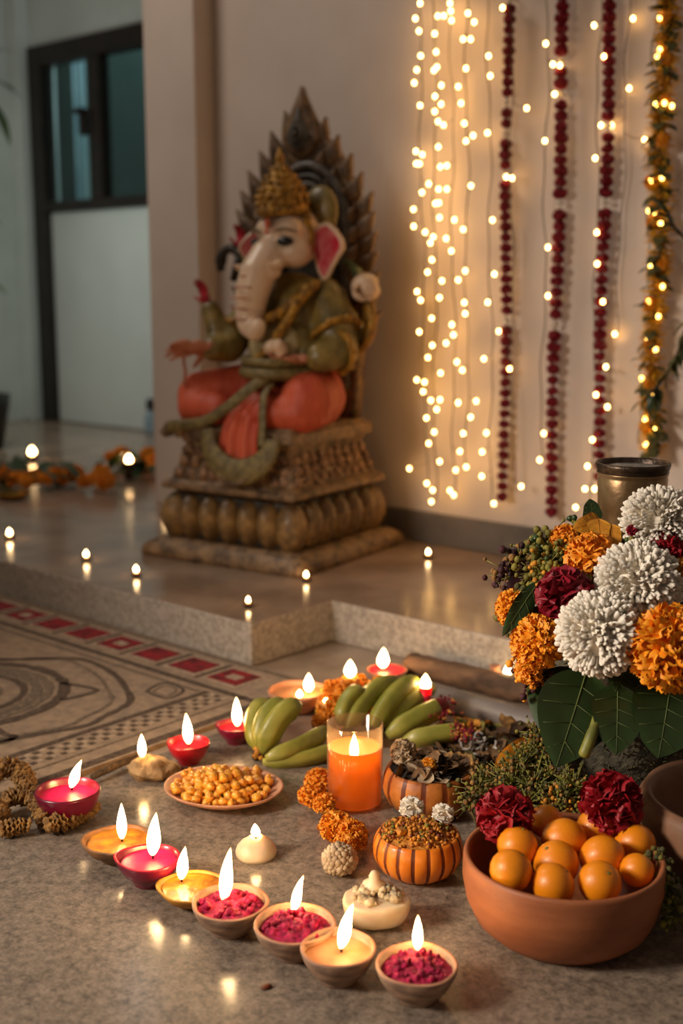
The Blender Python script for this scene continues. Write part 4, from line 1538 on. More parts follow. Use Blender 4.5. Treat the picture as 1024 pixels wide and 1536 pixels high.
for k, (x, y, w, dep, lab, z) in enumerate(OL):
    p = atd(x, y, dep)
    r = w / 2 * depth(p) / FPX
    t = thing('orange', lab, 'orange', p, k * 1.3, 'oranges in the terracotta bowl')
    e = (.5 * math.sin(k * 2), .6 * math.cos(k * 3), k)
    fo = link('fruit', om[k % 3], t, None, e, r)
    link('stem_scar', smesh, fo)
# hidden oranges that carry the upper ones
flower('red_carnation', 'carn', 'red carnation leaning on the left rim of the bowl of oranges', 'flower', 757, 1224, 86, None, .108, face=(-.15, -.7, .7))
flower('red_carnation', 'carn', 'red carnation at the back of the bowl of oranges, in front of the vase', 'flower', 917, 1203, 92, None, .120, face=(.1, -.75, .6), vi=1)

# big pot at the right edge
PP = Vector((.440, 1.232, MATZ))
bp = thing('clay_pot', 'large plain clay pot cut off by the right edge of the picture', 'pot', PP)
MB().lathe([(0, 0), (.056, 0), (.062, .003), (.086, .025), (.106, .056), (.114, .082), (.113, .100), (.107, .110), (.100, .108), (.098, .09), (.088, .05), (.05, .016), (0, .012)], 56).build('body', M_['pot'], bp)

# ------------------------------------------------------------------ ribbed bowls
def ribbed(name, label, px, py, w, hr, main, groove, z0=MATZ, ribs=18, amp=.05, seed=0, close=.82):
    z = z0 + .04
    for _ in range(5):
        p = at(px, py, z)
        r = w / 2 * depth(p) / FPX
        h = hr * 2 * r
        z = z0 + h
    root = thing(name, label, 'bowl', (p.x, p.y, z0))
    per = 8
    n = ribs * per

    def df(x, y, zz, a):
        t = (a * ribs / (2 * PI)) % 1
        g = math.sin(PI * t) ** .5
        zz_ = zz / h
        k = 1 - amp * (1 - g) * (math.sin(PI * min(1, max(0, zz_))) ** .5)
        return (x * k, y * k, zz)
    pr = [(0, 0), (r * .55, 0), (r * .66, h * .04), (r * .86, h * .2), (r * .97, h * .42), (r, h * .58), (r * .975, h * .78), (r * .92, h * .93), (r * .87, h), (r * .83, h * .99), (r * .80, h * .9), (r * .7, h * .5), (0, h * .3)]
    mb = MB()
    mb.lathe(pr, n, 0, None, df, mfun=lambda i, j: 1 if (i % per in (0, per - 1) and j > 1) else 0)
    mb.build('body', [M_[main], M_[groove]], root)
    return root, p, r, h


RB, p, r, h = ribbed('ribbed_bowl', 'glossy orange ribbed bowl of spice crumbs topped with two white blossoms', 627, 1248, 137, .47, 'pump', 'pump_dk', seed=1)
lumpy_disc(r * .82, h * .93, .004, 4, dome=.012).build('filling', M_['crumb'], RB)
cb = MB()
rn = random.Random(14)
for i in range(330):
    a, q = rn.uniform(0, 2 * PI), math.sqrt(rn.random())
    cb.ell((q * r * .82 * math.cos(a), q * r * .82 * math.sin(a), h * .95 + .0125 * (1 - q * q) + rn.uniform(0, .003)), rn.uniform(.0012, .0032), rn.choice((0, 0, 0, 0, 1, 2)), 6, 4, None, None, .4, i)
cb.build('spice_crumbs', [M_['crumb'], M_['sprig'], M_['pump_dk']], RB)['kind'] = 'stuff'
c = MB()
c.box((-.005, -.004, -.003), (.005, .004, .004))
c.build('sugar_cube', M_['yellow_wax'], RB, (-.020, -.018, h + .009), (.3, .2, .6), bevel=.0015)
for lab, x, y, w in (('white blossom at the back of the spice crumbs in the orange ribbed bowl', 617, 1212, 38), ('white blossom at the right of the spice crumbs in the orange ribbed bowl', 664, 1221, 34)):
    flower('white_blossom', 'white', lab, 'flower', x, y, w, None, MATZ + h + .014, face=(.1, -.5, .9))
RB2, p2, r2, h2 = ribbed('ribbed_bowl', 'dull brown-orange ribbed bowl of dried petals behind the glossy one', 646, 1150, 146, .46, 'pump_old', 'pump_dk', seed=2, ribs=14, amp=.03)
lumpy_disc(r2 * .82, h2 * .9, .006, 9, dome=.006).build('filling', M_['dried'], RB2)


def flakes(name, mats, parent, n, R, z0, dome, size, seed, loc=None, ell=(1, 1)):
    rn = random.Random(seed)
    mb = MB()
    for i in range(n):
        a, q = rn.uniform(0, 2 * PI), math.sqrt(rn.random())
        c = Vector((q * R * math.cos(a) * ell[0], q * R * math.sin(a) * ell[1], z0 + dome * (1 - q * q) * rn.uniform(.6, 1.1)))
        s_ = size * rn.uniform(.6, 1.3)
        A = Matrix.Translation(c) @ Matrix.Rotation(rn.uniform(0, 6.3), 4, 'Z') @ Matrix.Rotation(rn.gauss(0, .55), 4, 'X')
        k = rn.uniform(-.6, .6)
        vs = []
        for t in range(5):
            tt = t / 4
            w = s_ * .42 * math.sin(PI * (.12 + .8 * tt))
            zz = k * s_ * (tt - .5) ** 2 * 2
            vs += [(-w, s_ * (tt - .5), zz + .15 * w), (0, s_ * (tt - .5), zz - .15 * w), (w, s_ * (tt - .5), zz + .2 * w)]
        fs = []
        for t in range(4):
            for j in range(2):
                a_ = t * 3 + j
                fs.append((a_, a_ + 1, a_ + 4, a_ + 3))
        mb.add(vs, fs, rn.randrange(len(mats)), True, A)
    o = mb.build(name, [M_[m] for m in mats], parent, loc)
    return o


flakes('dried_petals', ('dried', 'dried', 'wick', 'dusty_petal', 'dried_gold'), RB2, 90, r2 * .8, h2 * .95, .016, .022, 3)['kind'] = 'stuff'
flower('white_blossom', 'dusty', 'cream blossom lying on dried petals in the dull ribbed bowl behind the candle', 'flower', 605, 1128, 40, None, MATZ + h2 + .016, face=(-.1, -.7, .7))
flower('yellow_blossom', 'mari', 'small yellow blossom at the front rim of the dull ribbed bowl', 'flower', 642, 1150, 26, None, MATZ + h2 + .006, face=(0, -.8, .6))

# marigold heads by the glass candle
for k, (x, y, w, lab) in enumerate(((478, 1172, 44, 'orange marigold head touching the left of the glass candle, upper of the loose pile'),
                                    (466, 1195, 40, 'orange marigold head lower left of the loose pile beside the glass candle'),
                                    (486, 1205, 36, 'orange marigold head at the front of the loose pile left of the candle'),
                                    (503, 1240, 52, 'orange marigold head in front of the candle, left half of the pair'),
                                    (528, 1252, 50, 'orange marigold head in front of the candle, right half of the pair'),
                                    (517, 1268, 38, 'marigold head nearest the camera in front of the glass candle'))):
    flower('marigold_blossom', 'deep' if k != 0 else 'deep', lab, 'flower', x, y, w, None, MATZ + .016, face=(.3 * math.sin(k * 2), -.4, .9), vi=k, sepal=False, spin=k)
p = at(509, 1310, MATZ)
pm = thing('dried_pompom', 'pale grey dried flower pompom in front of the marigold heads', 'dried flower', p)
mb = MB()
rn = random.Random(9)
R = 29 * depth(p) / FPX
mb.ell((0, 0, R * .75), R * .72)
for i in range(120):
    z = -.7 + 1.7 * (i + .5) / 120
    q = math.sqrt(max(0, 1 - z * z))
    mb.ell((R * .8 * q * math.cos(i * 2.4), R * .8 * q * math.sin(i * 2.4), R * .75 + R * .75 * z), R * rn.uniform(.13, .22), 0, 7, 5, None, None, .3, i)
mb.build('head', M_['dusty_petal'], pm)

# ------------------------------------------------------------------ green bananas
def banana_mb(a, b, bend, r, tip=None, tipmi=1, n=18, flat=.9, startr=.35, endr=.25):
    """From stalk end a to blossom end b."""
    mb = MB()
    a, b, bend = Vector(a), Vector(b), Vector(bend)
    pts, rad = [], []
    for i in range(n + 1):
        t = i / n
        pts.append(a.lerp(b, t) + bend * (4 * t * (1 - t)))
        k = 1.0
        if t < .22:
            k = startr + (1 - startr) * math.sin(PI / 2 * t / .22)
        if t > .72:
            k = endr + (1 - endr) * math.cos(PI / 2 * (t - .72) / .28) ** .8
        rad.append(r * k)
    # five soft edges
    vs, fs, ms = [], [], []
    prev = None
    m = 20
    for i, p in enumerate(pts):
        t = (pts[min(i + 1, n)] - pts[max(i - 1, 0)]).normalized()
        u = prev if prev is not None else Vector((0, 0, 1))
        u = (u - t * u.dot(t)).normalized()
        prev = u
        w = t.cross(u)
        for k in range(m):
            an = 2 * PI * k / m
            rr = rad[i] * (1 + .055 * math.cos(5 * an))
            vs.append(p + u * (rr * math.sin(an)) + w * (rr * flat * math.cos(an)))
    for i in range(n):
        for k in range(m):
            q = (k + 1) % m
            fs.append((i * m + k, i * m + q, (i + 1) * m + q, (i + 1) * m + k))
            ms.append(tipmi if (tip is not None and i / n > tip) else 0)
    fs.append(tuple(range(m - 1, -1, -1)))
    fs.append(tuple(n * m + k for k in range(m)))
    ms += [2, 2]
    mb.add(vs, fs, ms)
    e = pts[-1]
    dd = (pts[-1] - pts[-2]).normalized()
    mb.tube([e - dd * .001, e + dd * .003], [rad[-1] * .8, rad[-1] * .5], 8, 2)
    return mb


def bunch(label, base, items, mats, name='banana_bunch'):
    P = at(*base)
    root = thing(name, label, 'bananas', (P.x, P.y, MATZ))
    O = Vector((P.x, P.y, MATZ))
    for it in items:
        (ax, ay, az), (bx, by, bz), bend, wpx = it[:4]
        tip = it[4] if len(it) > 4 else None
        A, B = at(ax, ay, az) - O, at(bx, by, bz) - O
        r = wpx / 2 * depth(A + O) / FPX
        banana_mb(A, B, bend, r, tip).build('banana', [M_[m] for m in mats], root)
    return root, O


LB, O = bunch('bunch of green bananas fanning out to the left of the glass candle', (392, 1132, .012), [
    ((394, 1130, .016), (452, 1058, .075), (-.004, -.004, .018), 36),
    ((392, 1128, .016), (430, 1055, .072), (-.012, .0, .016), 34),
    ((389, 1126, .016), (405, 1054, .062), (-.016, .01, .010), 32),
    ((392, 1124, .014), (388, 1070, .03), (-.010, .012, .010), 32, .78),
    ((398, 1138, .018), (492, 1092, .03), (.008, -.018, .004), 30),
    ((394, 1142, .012), (512, 1118, .02), (.004, -.014, -.002), 26),
], ('banana', 'banana_tip', 'banana_stem'))
mb = MB()
rn = random.Random(6)
for i in range(14):
    mb.ell(at(390, 1130, .014) - O + Vector((rn.gauss(0, .004), rn.gauss(0, .004), rn.gauss(0, .004))), rn.uniform(.004, .007), rn.choice((0, 1)), 7, 5, None, None, .4, i)
mb.build('stalk', [M_['banana_stem'], M_['ochre_petal']], LB)
RBN, O = bunch('bunch of green bananas with red-powdered tips behind the glass candle', (560, 1098, .02), [
    ((520, 1100, .02), (598, 1020, .070), (-.006, .0, .016), 32),
    ((556, 1098, .02), (628, 1022, .070), (.0, .0, .018), 32),
    ((575, 1094, .02), (652, 1032, .055), (.004, .004, .012), 32),
    ((510, 1088, .03), (545, 1034, .072), (-.006, .004, .008), 30),
    ((580, 1104, .018), (672, 1058, .045), (.006, -.006, .010), 34, .72),
    ((604, 1112, .02), (702, 1098, .030), (.004, -.006, .006), 30, .70),
    ((588, 1100, .012), (655, 1070, .02), (.004, .0, .004), 28),
], ('banana', 'banana_red', 'banana_stem'))
mb = MB()
mb.ell(at(545, 1103, .018) - O, (.035, .014, .015), 0, 14, 8, Matrix.Rotation(math.radians(-10), 4, 'Z'), None, .2)
mb.build('stalk', [M_['banana_stem']], RBN)
cb = MB()
rn = random.Random(16)
for i in range(190):
    x, y = rn.choice(((668, 1060), (690, 1098), (660, 1066), (700, 1098)))
    c = at(x + rn.gauss(0, 9), y + rn.gauss(0, 7), .047) - O
    cb.ell(c, rn.uniform(.0010, .0026), rn.choice((0, 0, 0, 1)), 6, 4, None, None, .5, i)
cb.build('red_powder_crumbs', [M_['banana_red'], M_['yellow_wax']], RBN)['kind'] = 'stuff'

# marigold heap with candles behind the bananas
HL = ['leftmost, beside the white bowl', 'front, just left of the brownish banana', 'under the candle flame', 'right of the candle flame', 'rear right, by the red candle', 'low at the front left', 'rear left, behind the small glow', 'rear middle of the heap']
for k, (x, y, w, z) in enumerate(((492, 1056, 36, .03), (508, 1062, 42, .04), (522, 1040, 44, .055), (552, 1040, 40, .05), (572, 1030, 36, .04), (487, 1082, 40, .03), (500, 1035, 34, .04), (535, 1028, 38, .045))):
    flower('marigold_blossom', 'deep', 'marigold head in the heap behind the bananas, ' + HL[k], 'flower', x, y, w, None, MATZ + z, face=(.3 * math.sin(k * 2.3), -.5, .8), vi=k, sepal=False)
mb = MB()
for i in range(24):
    x, y = rn.uniform(485, 580), rn.uniform(1045, 1085)
    q = at(x, y, MATZ)
    mb.ell(q + Vector((0, 0, .012)), (.02, .016, .012 + .012 * rn.random()), 0, 8, 6, None, None, .4, i)
tag(mb.build('petal_heap', M_['marigold_dp']), 'low heap of loose orange petals under the marigold heads behind the bananas', 'petals', kind='stuff')


def tealight(label, fx, fy, z0, fh, rpx, mat='holder', name='tealight', lift=.0, hz=.012, fw=.3, wax=True, cat='candle'):
    """A small cup with its flame centred on pixel fx, fy."""
    p = at(fx, fy, z0)
    for _ in range(6):
        d = depth(p)
        hh = fh * d / FPX
        p = at(fx, fy, z0 + lift + hz + hh * .45)
        p = Vector((p.x, p.y, z0))
    root = thing(name, label, cat, (p.x, p.y, z0 + lift))
    r = rpx * d / FPX
    MB().lathe([(0, 0), (r * .8, 0), (r, hz * .4), (r * 1.05, hz), (r * .92, hz), (r * .85, hz * .6), (0, hz * .55)], 20).build('cup', M_[mat], root)
    if wax:
        MB().lathe([(r * .88, hz * .55), (r * .88, hz * .82), (0, hz * .85)], 20).build('wax', M_['tan_wax' if mat == 'holder' else mat], root)
    flame_mb(hh, hh * fw, (0, 0)).build('flame', M_['tea_flame'], root, (0, 0, hz * .9))
    return root


tealight('small candle burning on top of the marigold heap behind the bananas', 525, 1003, MATZ, 30, 13, 'yellow_wax', lift=.055, hz=.012)
tealight('tiny candle glowing at the left of the marigold heap', 489, 1050, MATZ, 9, 9, 'yellow_wax', lift=.030, hz=.008, fw=.5)
WB = diya('oil_lamp', 'pale clay lamp half hidden behind the left bunch of bananas', 447, 1034, 92, .34, 'clay_pale', 'tan_wax', (463, 1040, 463, 1009), seed=21, fw=.24)
tealight('small candle burning at the left inside of the pale bowl behind the bananas', 449, 1040, MATZ, 14, 8, 'tan_wax', lift=.022, hz=.008, fw=.35)
diya('oil_lamp', 'red wax lamp in a clay dish at the back, right of the marigold heap', 580, 1004, 62, .30, 'clay_pale', 'red_wax', (574, 1004, 575, 971), seed=22, level=1.0, fw=.26)
tealight('red candle burning behind the red-tipped bananas', 638, 1018, MATZ, 28, 9, 'red_wax', lift=.0, hz=.064)
tealight('candle with a lone flame just left of the bouquet, before the wooden log', 761, 1003, 0, 20, 8, 'holder', lift=.0, hz=.035)

# ------------------------------------------------------------------ things on the floor behind
a0, a1 = at(628, 1036, .02), at(850, 1100, .02)
gb = MB()
dv = (a1 - a0).normalized()
gb.tube([a0, a0 + dv * .004, a1 - dv * .004, a1], [.017, .0195, .0195, .017], 20, 0)
tag(gb.build('stone_bar', M_['greybar']), 'smooth grey rounded stone bar lying behind the bananas', 'bar')
a0, a1 = at(615, 995, .022), at(850, 1050, .022)
lg_ = thing('wooden_log', 'rough brown log lying on the floor before the ledge', 'log', a0)
dv = (a1 - a0)
pts = [Vector((0, 0, 0)) + dv * (i / 14) + Vector((0, 0, .001 * math.sin(i * 1.7))) for i in range(15)]
mb = MB()
fine = [pts[0].lerp(pts[-1], i / 60) for i in range(61)]
mb.tube(fine, [.0215] * 61, 28, 0)
for i, v in enumerate(mb.v):
    q = Vector(v)
    c = pts[0] + dv * max(0, min(1, (q - pts[0]).dot(dv) / dv.length_squared))
    k = 1 + .10 * noise.noise(q * 90) + .08 * noise.noise(q * 30)
    w_ = (q - c) * k
    w_.z = max(-.021, min(.017, w_.z))
    mb.v[i] = tuple(c + w_)
mb.build('bark', M_['log'], lg_)
mb = MB()
for k in range(2):
    q = pts[0] if k == 0 else pts[-1]
    e = dv.normalized() * (-.0008 if k == 0 else .0008)
    mb.tube([q, q + e], [.019, .018], 16)
mb.build('cut_end', M_['clay_pale'], lg_)
p = at(741, 1036, 0)
cp = thing('small_jar', 'small round clay jar standing before the wooden log', 'jar', p)
s = depth(p) / FPX
MB().lathe([(0, 0), (10 * s, 0), (16 * s, 8 * s), (17 * s, 17 * s), (13 * s, 27 * s), (7 * s, 32 * s), (7 * s, 36 * s), (9 * s, 39 * s), (7 * s, 40 * s), (0, 38 * s)], 24).build('body', M_['clay_pale'], cp)

# leafy sprigs on the floor by the ledge
p = at(745, 985, 0)
gp = thing('leafy_cutting', 'blurred green leafy cutting lying by the ledge left of the bouquet', 'plant', p)
rn = random.Random(12)
lmm = leaf_mb(.05, .026, .2).mesh('leaf', [M_['green'], M_['vein']])
st = MB()
for i in range(46):
    a = rn.uniform(0, 2 * PI)
    q = Vector((rn.gauss(0, .032), rn.gauss(0, .022), rn.uniform(.006, .05)))
    link('leaf', lmm, gp, q, (rn.uniform(-.3, .9), rn.uniform(-.4, .4), a), rn.uniform(.5, .85))
    st.tube([(q.x * .2, q.y * .2, .003), q], .0012, 5)
st.build('stem', M_['stem'], gp)
p = at(655, 984, 0)
gq = thing('green_sprout', 'tiny green sprout at the end of the wooden log', 'plant', p)
for i in range(5):
    link('leaf', lmm, gq, (0, 0, .012 + .004 * i), (.8, 0, i * 1.3), .42)
MB().tube([(0, 0, 0), (0, 0, .03)], .0015, 5).build('stem', M_['stem'], gq)

# dried petals lying between the bananas and the vase
dp = thing('dried_petal_scatter', 'mass of withered brown petals spread between the bananas and the bouquet', 'dried petals', at(748, 1142, MATZ))
dp['kind'] = 'stuff'
flakes('petals', ('dried', 'dried', 'dried_gold', 'wick', 'olive'), dp, 420, .095, .004, .016, .030, 5, None, (.95, .85))['kind'] = 'stuff'
flakes('yellow_petals', ('yellow_wax', 'ochre_petal', 'sprig'), dp, 70, .045, .010, .016, .020, 6, (-.035, .085, 0), (1.2, .7))['kind'] = 'stuff'
flakes('brown_leaf_curls', ('dried', 'log', 'dried_gold'), dp, 26, .05, .012, .018, .055, 8, (.045, .03, 0), (1, 1))['kind'] = 'stuff'
p = at(716, 1122, MATZ + .02)
tf = MB()
rn = random.Random(2)
for i in range(26):
    a = rn.uniform(0, 6.3)
    c = Vector((rn.gauss(0, .012), rn.gauss(0, .008), rn.gauss(0, .006)))
    rr = rn.uniform(.004, .010)
    ax = Vector((rn.gauss(0, 1), rn.gauss(0, 1), rn.gauss(0, 1))).normalized()
    b1 = ax.orthogonal().normalized()
    b2 = ax.cross(b1)
    tf.tube([c + b1 * rr * math.cos(t * .55 + a) + b2 * rr * math.sin(t * .55 + a) + ax * .0012 * t for t in range(11)], .0016, 6, 0)
tag(tf.build('thread_tangle', M_['tissue'], None, p), 'tangle of white thread lying right of the red-tipped bananas', 'thread')
mc = sprig('dried_bunch', 'dried yellow-green flower bunch between the left carnation and the vase', 'dried flowers',
           [(780, 1150, 1.44), (800, 1180, 1.42), (825, 1170, 1.43), (770, 1180, 1.43), (800, 1140, 1.45), (845, 1195, 1.40), (830, 1215, 1.39), (812, 1120, 1.45), (815, 1100, 1.455), (760, 1165, 1.45), (790, 1205, 1.41), (860, 1180, 1.40)],
           ('olive', 'sprig', 'olive', 'dried_gold'), at(815, 1225, MATZ), rb=(.0010, .0027), seed=7, per=130, spread=.021)
sprig('dried_bunch', 'ochre dried flower tuft at the back rim of the bowl of oranges', 'dried flowers', [(845, 1205, 1.385), (858, 1215, 1.38), (835, 1195, 1.39)],
      ('ochre_petal', 'sprig'), at(850, 1240, MATZ), rb=(.0015, .0032), seed=8, per=50, spread=.012)
leaf('faded orange leaf slanting behind the dried flower bunch', (742, 1172), (806, 1100), 44, 1.47, 1.52, ('marigold_dp', 'ochre_petal'), droop=.0)
sprig('dried_bunch', 'sparse dried sprig hanging below the clay pot at the right edge', 'dried flowers', [(992, 1290, 1.22), (1000, 1320, 1.20), (1010, 1350, 1.19), (1015, 1375, 1.185), (1005, 1365, 1.19)],
      ('olive', 'sprig'), at(1003, 1385, MATZ), rb=(.002, .004), seed=9, per=22, spread=.010)
sprig('dried_bunch', 'flattened dried sprig lying right of the dull ribbed bowl', 'dried flowers', [(715, 1185, 1.45), (735, 1195, 1.44), (728, 1165, 1.47), (705, 1205, 1.42), (742, 1172, 1.46)],
      ('olive', 'sprig', 'dried_gold'), at(725, 1215, MATZ), rb=(.0015, .0035), seed=19, per=40, spread=.016)

# coiled dried strings at the left edge
def coil(label, pts, r, seed):
    rn = random.Random(seed)
    P = [at(x, y, MATZ) + Vector((0, 0, z)) for x, y, z in pts]
    root = thing('dried_flower_string', label, 'garland', P[0])
    Q = arc([q - P[0] for q in P], 24)
    mb = MB()
    run = 0
    last = None
    for i, q in enumerate(Q):
        if last is not None and (q - last).length < .0046:
            continue
        last = q
        run += 1
        t = (Q[min(i + 1, len(Q) - 1)] - Q[max(i - 1, 0)]).normalized()
        T = Matrix.Translation(q) @ (t + Vector((rn.gauss(0, .12), rn.gauss(0, .12), rn.gauss(0, .12)))).to_track_quat('Z', 'Y').to_matrix().to_4x4()
        rr = r * rn.uniform(.82, 1.08) * (.8 + .2 * math.sin(PI * i / max(1, len(Q) - 1)))
        ph = rn.uniform(0, 6)

        def df(x, y, z, a, ph=ph, rr=rr):
            k = 1 + .10 * math.sin(9 * a + ph) + .07 * math.sin(5 * a + ph * 2)
            return (x * k, y * k, z + .0012 * math.sin(7 * a + ph))
        mb.lathe([(0, -.0022), (rr * .55, -.0022), (rr * .95, -.0008), (rr, .0002), (rr * .9, .0012), (rr * .5, .0022), (0, .0022)], 36, 0, T, df)
    mb.build('string', M_['dried_gold'], root)
    return root


coil('dried flower string end lying apart in front of the wine-red lamp', [(72, 1254, .014), (104, 1244, .014), (142, 1224, .014)], .0135, 1)
coil('short dried flower string at the lower left of its heap', [(4, 1258, .012), (24, 1254, .012), (44, 1252, .012)], .0115, 2)
coil('dried flower string across the middle of the heap at the left edge', [(10, 1222, .020), (34, 1216, .022), (58, 1224, .020), (68, 1248, .014)], .0145, 3)
coil('dried flower string on top of the heap at the left edge', [(-10, 1200, .030), (10, 1188, .036), (34, 1192, .030), (46, 1210, .022)], .0140, 4)
coil('dried flower string cut off by the left edge of the picture', [(-34, 1240, .015), (-12, 1232, .017), (8, 1242, .016)], .0150, 5)
p = at(399, 1482, MATZ)
fr_ = MB()
fr_.ell((0, 0, .0016), (.006, .0035, .0016), 0, 12, 6, Matrix.Rotation(.5, 4, 'Z'), None, .4, 1)
tag(fr_.build('petal_fragment', M_['pump_dk'], None, p), 'small rust-red petal scrap lying alone on the mat in front of the lamps', 'petal')
p = at(162, 1148, 0)
st_ = MB()
a0, a1 = at(138, 1166, .0135), at(205, 1136, .0135)
st_.tube([a0, a0.lerp(a1, .5) + Vector((0, 0, .002)), a1], [.004, .006, .004], 8)
tag(st_.build('twig', M_['banana_stem']), 'dark twig lying along the rug edge behind the lump candle', 'twig')
# ------------------------------------------------------------------ wall: fairy lights and garlands
def wpt(x, y, off):
    return on_plane(x, y, WALLV - off)


Z3 = lambda L: [(600 + a * 424 / 1024, b * 424 / 1024) for a, b in L]
Z4 = lambda L: [(600 + a * 424 / 1024, 400 + b * 424 / 1024) for a, b in L]
B3 = Z3([(72, 12), (55, 67), (68, 112), (180, 12), (183, 40), (136, 58), (158, 57), (186, 74), (245, 48), (268, 80), (125, 122), (228, 142), (255, 142), (74, 202), (130, 188), (320, 203),
         (60, 253), (122, 255), (133, 243), (238, 248), (326, 275), (51, 300), (149, 309), (210, 314), (126, 349), (148, 377), (220, 374), (72, 382), (125, 404), (137, 440), (157, 453), (232, 447),
         (316, 481), (238, 511), (264, 491), (138, 532), (57, 548), (80, 560), (58, 593), (70, 593), (145, 604), (169, 600), (103, 666), (256, 673), (79, 697), (139, 685), (169, 685), (127, 737), (140, 735), (48, 758),
         (142, 788), (196, 796), (228, 831), (334, 797), (49, 820), (90, 841), (120, 858), (109, 880), (166, 864), (185, 909), (115, 941), (99, 986), (235, 981), (341, 993)])
B4 = Z4([(151, 51), (210, 48), (61, 90), (74, 121), (142, 112), (232, 130), (235, 170), (114, 187), (187, 210), (193, 247), (69, 236), (116, 285), (166, 277), (100, 329), (205, 345), (225, 375),
         (146, 385), (60, 410), (88, 418), (83, 453), (111, 484), (144, 482), (132, 517), (210, 493), (275, 487), (95, 548), (255, 545), (123, 599), (228, 604), (103, 640), (216, 669), (297, 671),
         (143, 706), (201, 737), (239, 726), (33, 731), (96, 785), (118, 809), (180, 811), (194, 827), (113, 851), (295, 759), (317, 129), (303, 334), (312, 602), (339, 858)])
R3 = Z3([(371, 28), (527, 158), (702, 92), (843, 67), (553, 233), (578, 237), (738, 205), (829, 320), (559, 341), (458, 392), (524, 510), (727, 454), (766, 454), (885, 506), (706, 573), (405, 645),
         (384, 641), (712, 842), (535, 896), (713, 956)])
R4 = Z4([(357, 234), (396, 370), (535, 106), (734, 127), (777, 244), (745, 363), (709, 464), (750, 508), (520, 604), (505, 700), (696, 627), (678, 723), (669, 805), (704, 805), (635, 872), (438, 796)])
GB = Z3([(940, 180), (931, 204), (932, 233), (925, 378), (957, 373), (984, 384), (948, 644), (908, 654), (900, 764), (920, 768), (943, 810), (907, 966), (940, 64)]) + \
    Z4([(900, 126), (897, 263), (874, 405), (886, 552), (889, 644), (950, 72), (935, 180), (925, 300), (915, 470), (920, 590)])
bm = MB()
bm.ell((0, 0, 0), (.0042, .0042, .0050), 0, 10, 7)
bulb_me = bm.mesh('bulb', M_['bulb'])
gbm = MB()
gbm.ell((0, 0, 0), (.0042, .0042, .0050), 0, 10, 7)
gbulb_me = gbm.mesh('bulb', M_['gold_bulb'])


def string(label, pts, off, cx0, cx1, ytop=-30, ybot=None, me=None, wob=3, dim=()):
    """One string of lights hanging from pixel x cx0 at the top to cx1 at the foot."""
    pts = sorted(pts, key=lambda q: q[1])
    ybot = ybot or pts[-1][1]
    top = wpt(cx0, ytop, off)
    root = thing('string_lights', label, 'fairy lights', top, RZ, 'strings of fairy lights on the wall')
    Ri = Matrix.Rotation(-RZ, 4, 'Z')
    loc = lambda p: Ri @ (p - top)

    def wire_at(y):
        t = (y - ytop) / (ybot - ytop)
        return wpt(cx0 + (cx1 - cx0) * t + wob * math.sin(y * .021 + cx0) + .5 * wob * math.sin(y * .055), y, off * .8)
    w = MB()
    ys = [ytop + (ybot - ytop) * i / 60 for i in range(61)]
    w.tube([loc(wire_at(y)) for y in ys], .0011, 6)
    for (x, y) in pts:
        b = loc(wpt(x, y, off + .004 * math.sin(x * 3 + y)))
        s0 = loc(wire_at(max(ytop, y - 10)))
        w.tube([s0, s0.lerp(b, .5) + Vector((0, -.002, -.004)), b + Vector((0, 0, .004))], .0007, 5)
        link('bulb', me or bulb_me, root, b)
    w.build('wire', M_['wire'], root)
    MB().tube([(0, .8 * 0 + 0, 0), (0, off, 0)], .002, 6).build('nail', M_['dark_wood'], root)
    return root


cl = B3 + B4
cols = [(600, 646, 628, 638, 'leftmost dense string of fairy lights, at the left side of the light curtain', .022),
        (646, 664, 652, 652, 'second string of the light curtain from the left, with many paired bulbs', .030),
        (664, 692, 676, 682, 'middle string of the light curtain, hanging straight from the top', .018),
        (692, 714, 700, 700, 'string of the light curtain fourth from the left', .026),
        (714, 760, 732, 738, 'sparse string of fairy lights just left of the first red garland', .020)]
for x0, x1, c0, c1, lab, off in cols:
    string(lab, [q for q in cl if x0 <= q[0] < x1], off + .014, c0, c1)
rr_ = R3 + R4
cols = [(740, 800, 766, 768, 'string of few fairy lights running along the leftmost red garland', .045),
        (800, 845, 822, 812, 'string of few fairy lights along the middle red garland', .045),
        (845, 912, 900, 888, 'string of few fairy lights along the rightmost red garland', .045),
        (912, 975, 945, 925, 'sparse string of fairy lights between the rightmost red garland and the gold one', .02)]
for x0, x1, c0, c1, lab, off in cols:
    string(lab, [q for q in rr_ if x0 <= q[0] < x1], off, c0, c1)
string('string of golden lights wound around the yellow and green garland', GB, .055, 990, 968, me=gbulb_me, wob=8)

def garland(label, x0, y0, x1, y1, n, rpx, gaps, vi=0, off=.030):
    A, B = wpt(x0, y0, off), wpt(x1, y1, off)
    root = thing('flower_garland', label, 'garland', A, RZ, 'red flower garlands on the wall')
    Ri = Matrix.Rotation(-RZ, 4, 'Z')
    cord = MB()
    P = []
    for i in range(n):
        t = i / (n - 1)
        x, y = x0 + (x1 - x0) * t + 2.0 * math.sin(t * 9 + x0), y0 + (y1 - y0) * t
        p = Ri @ (wpt(x, y, off) - A)
        P.append(p)
        r = rpx * depth(wpt(x, y, off)) / FPX * (.92 + .16 * random.random()) * (1.0 if t < .75 else .88)
        if any(abs(y - g) < 7 for g in gaps):
            link('white_bead', BL['white'][0], root, p, (random.random(), 0, random.random() * 6), r * .62)
        else:
            link('flower', BL['gar'][i % 2], root, p, (random.uniform(-.2, .2), random.uniform(-.2, .2), random.random() * 6), (r, r, r * 1.08))
    cord.tube([P[0] + Vector((0, 0, .02))] + P, .0012, 6)
    cord.tube([P[0] + Vector((0, 0, .02)), P[0] + Vector((0, off, .022))], .0015, 6)
    cord.build('cord', M_['wire'], root)


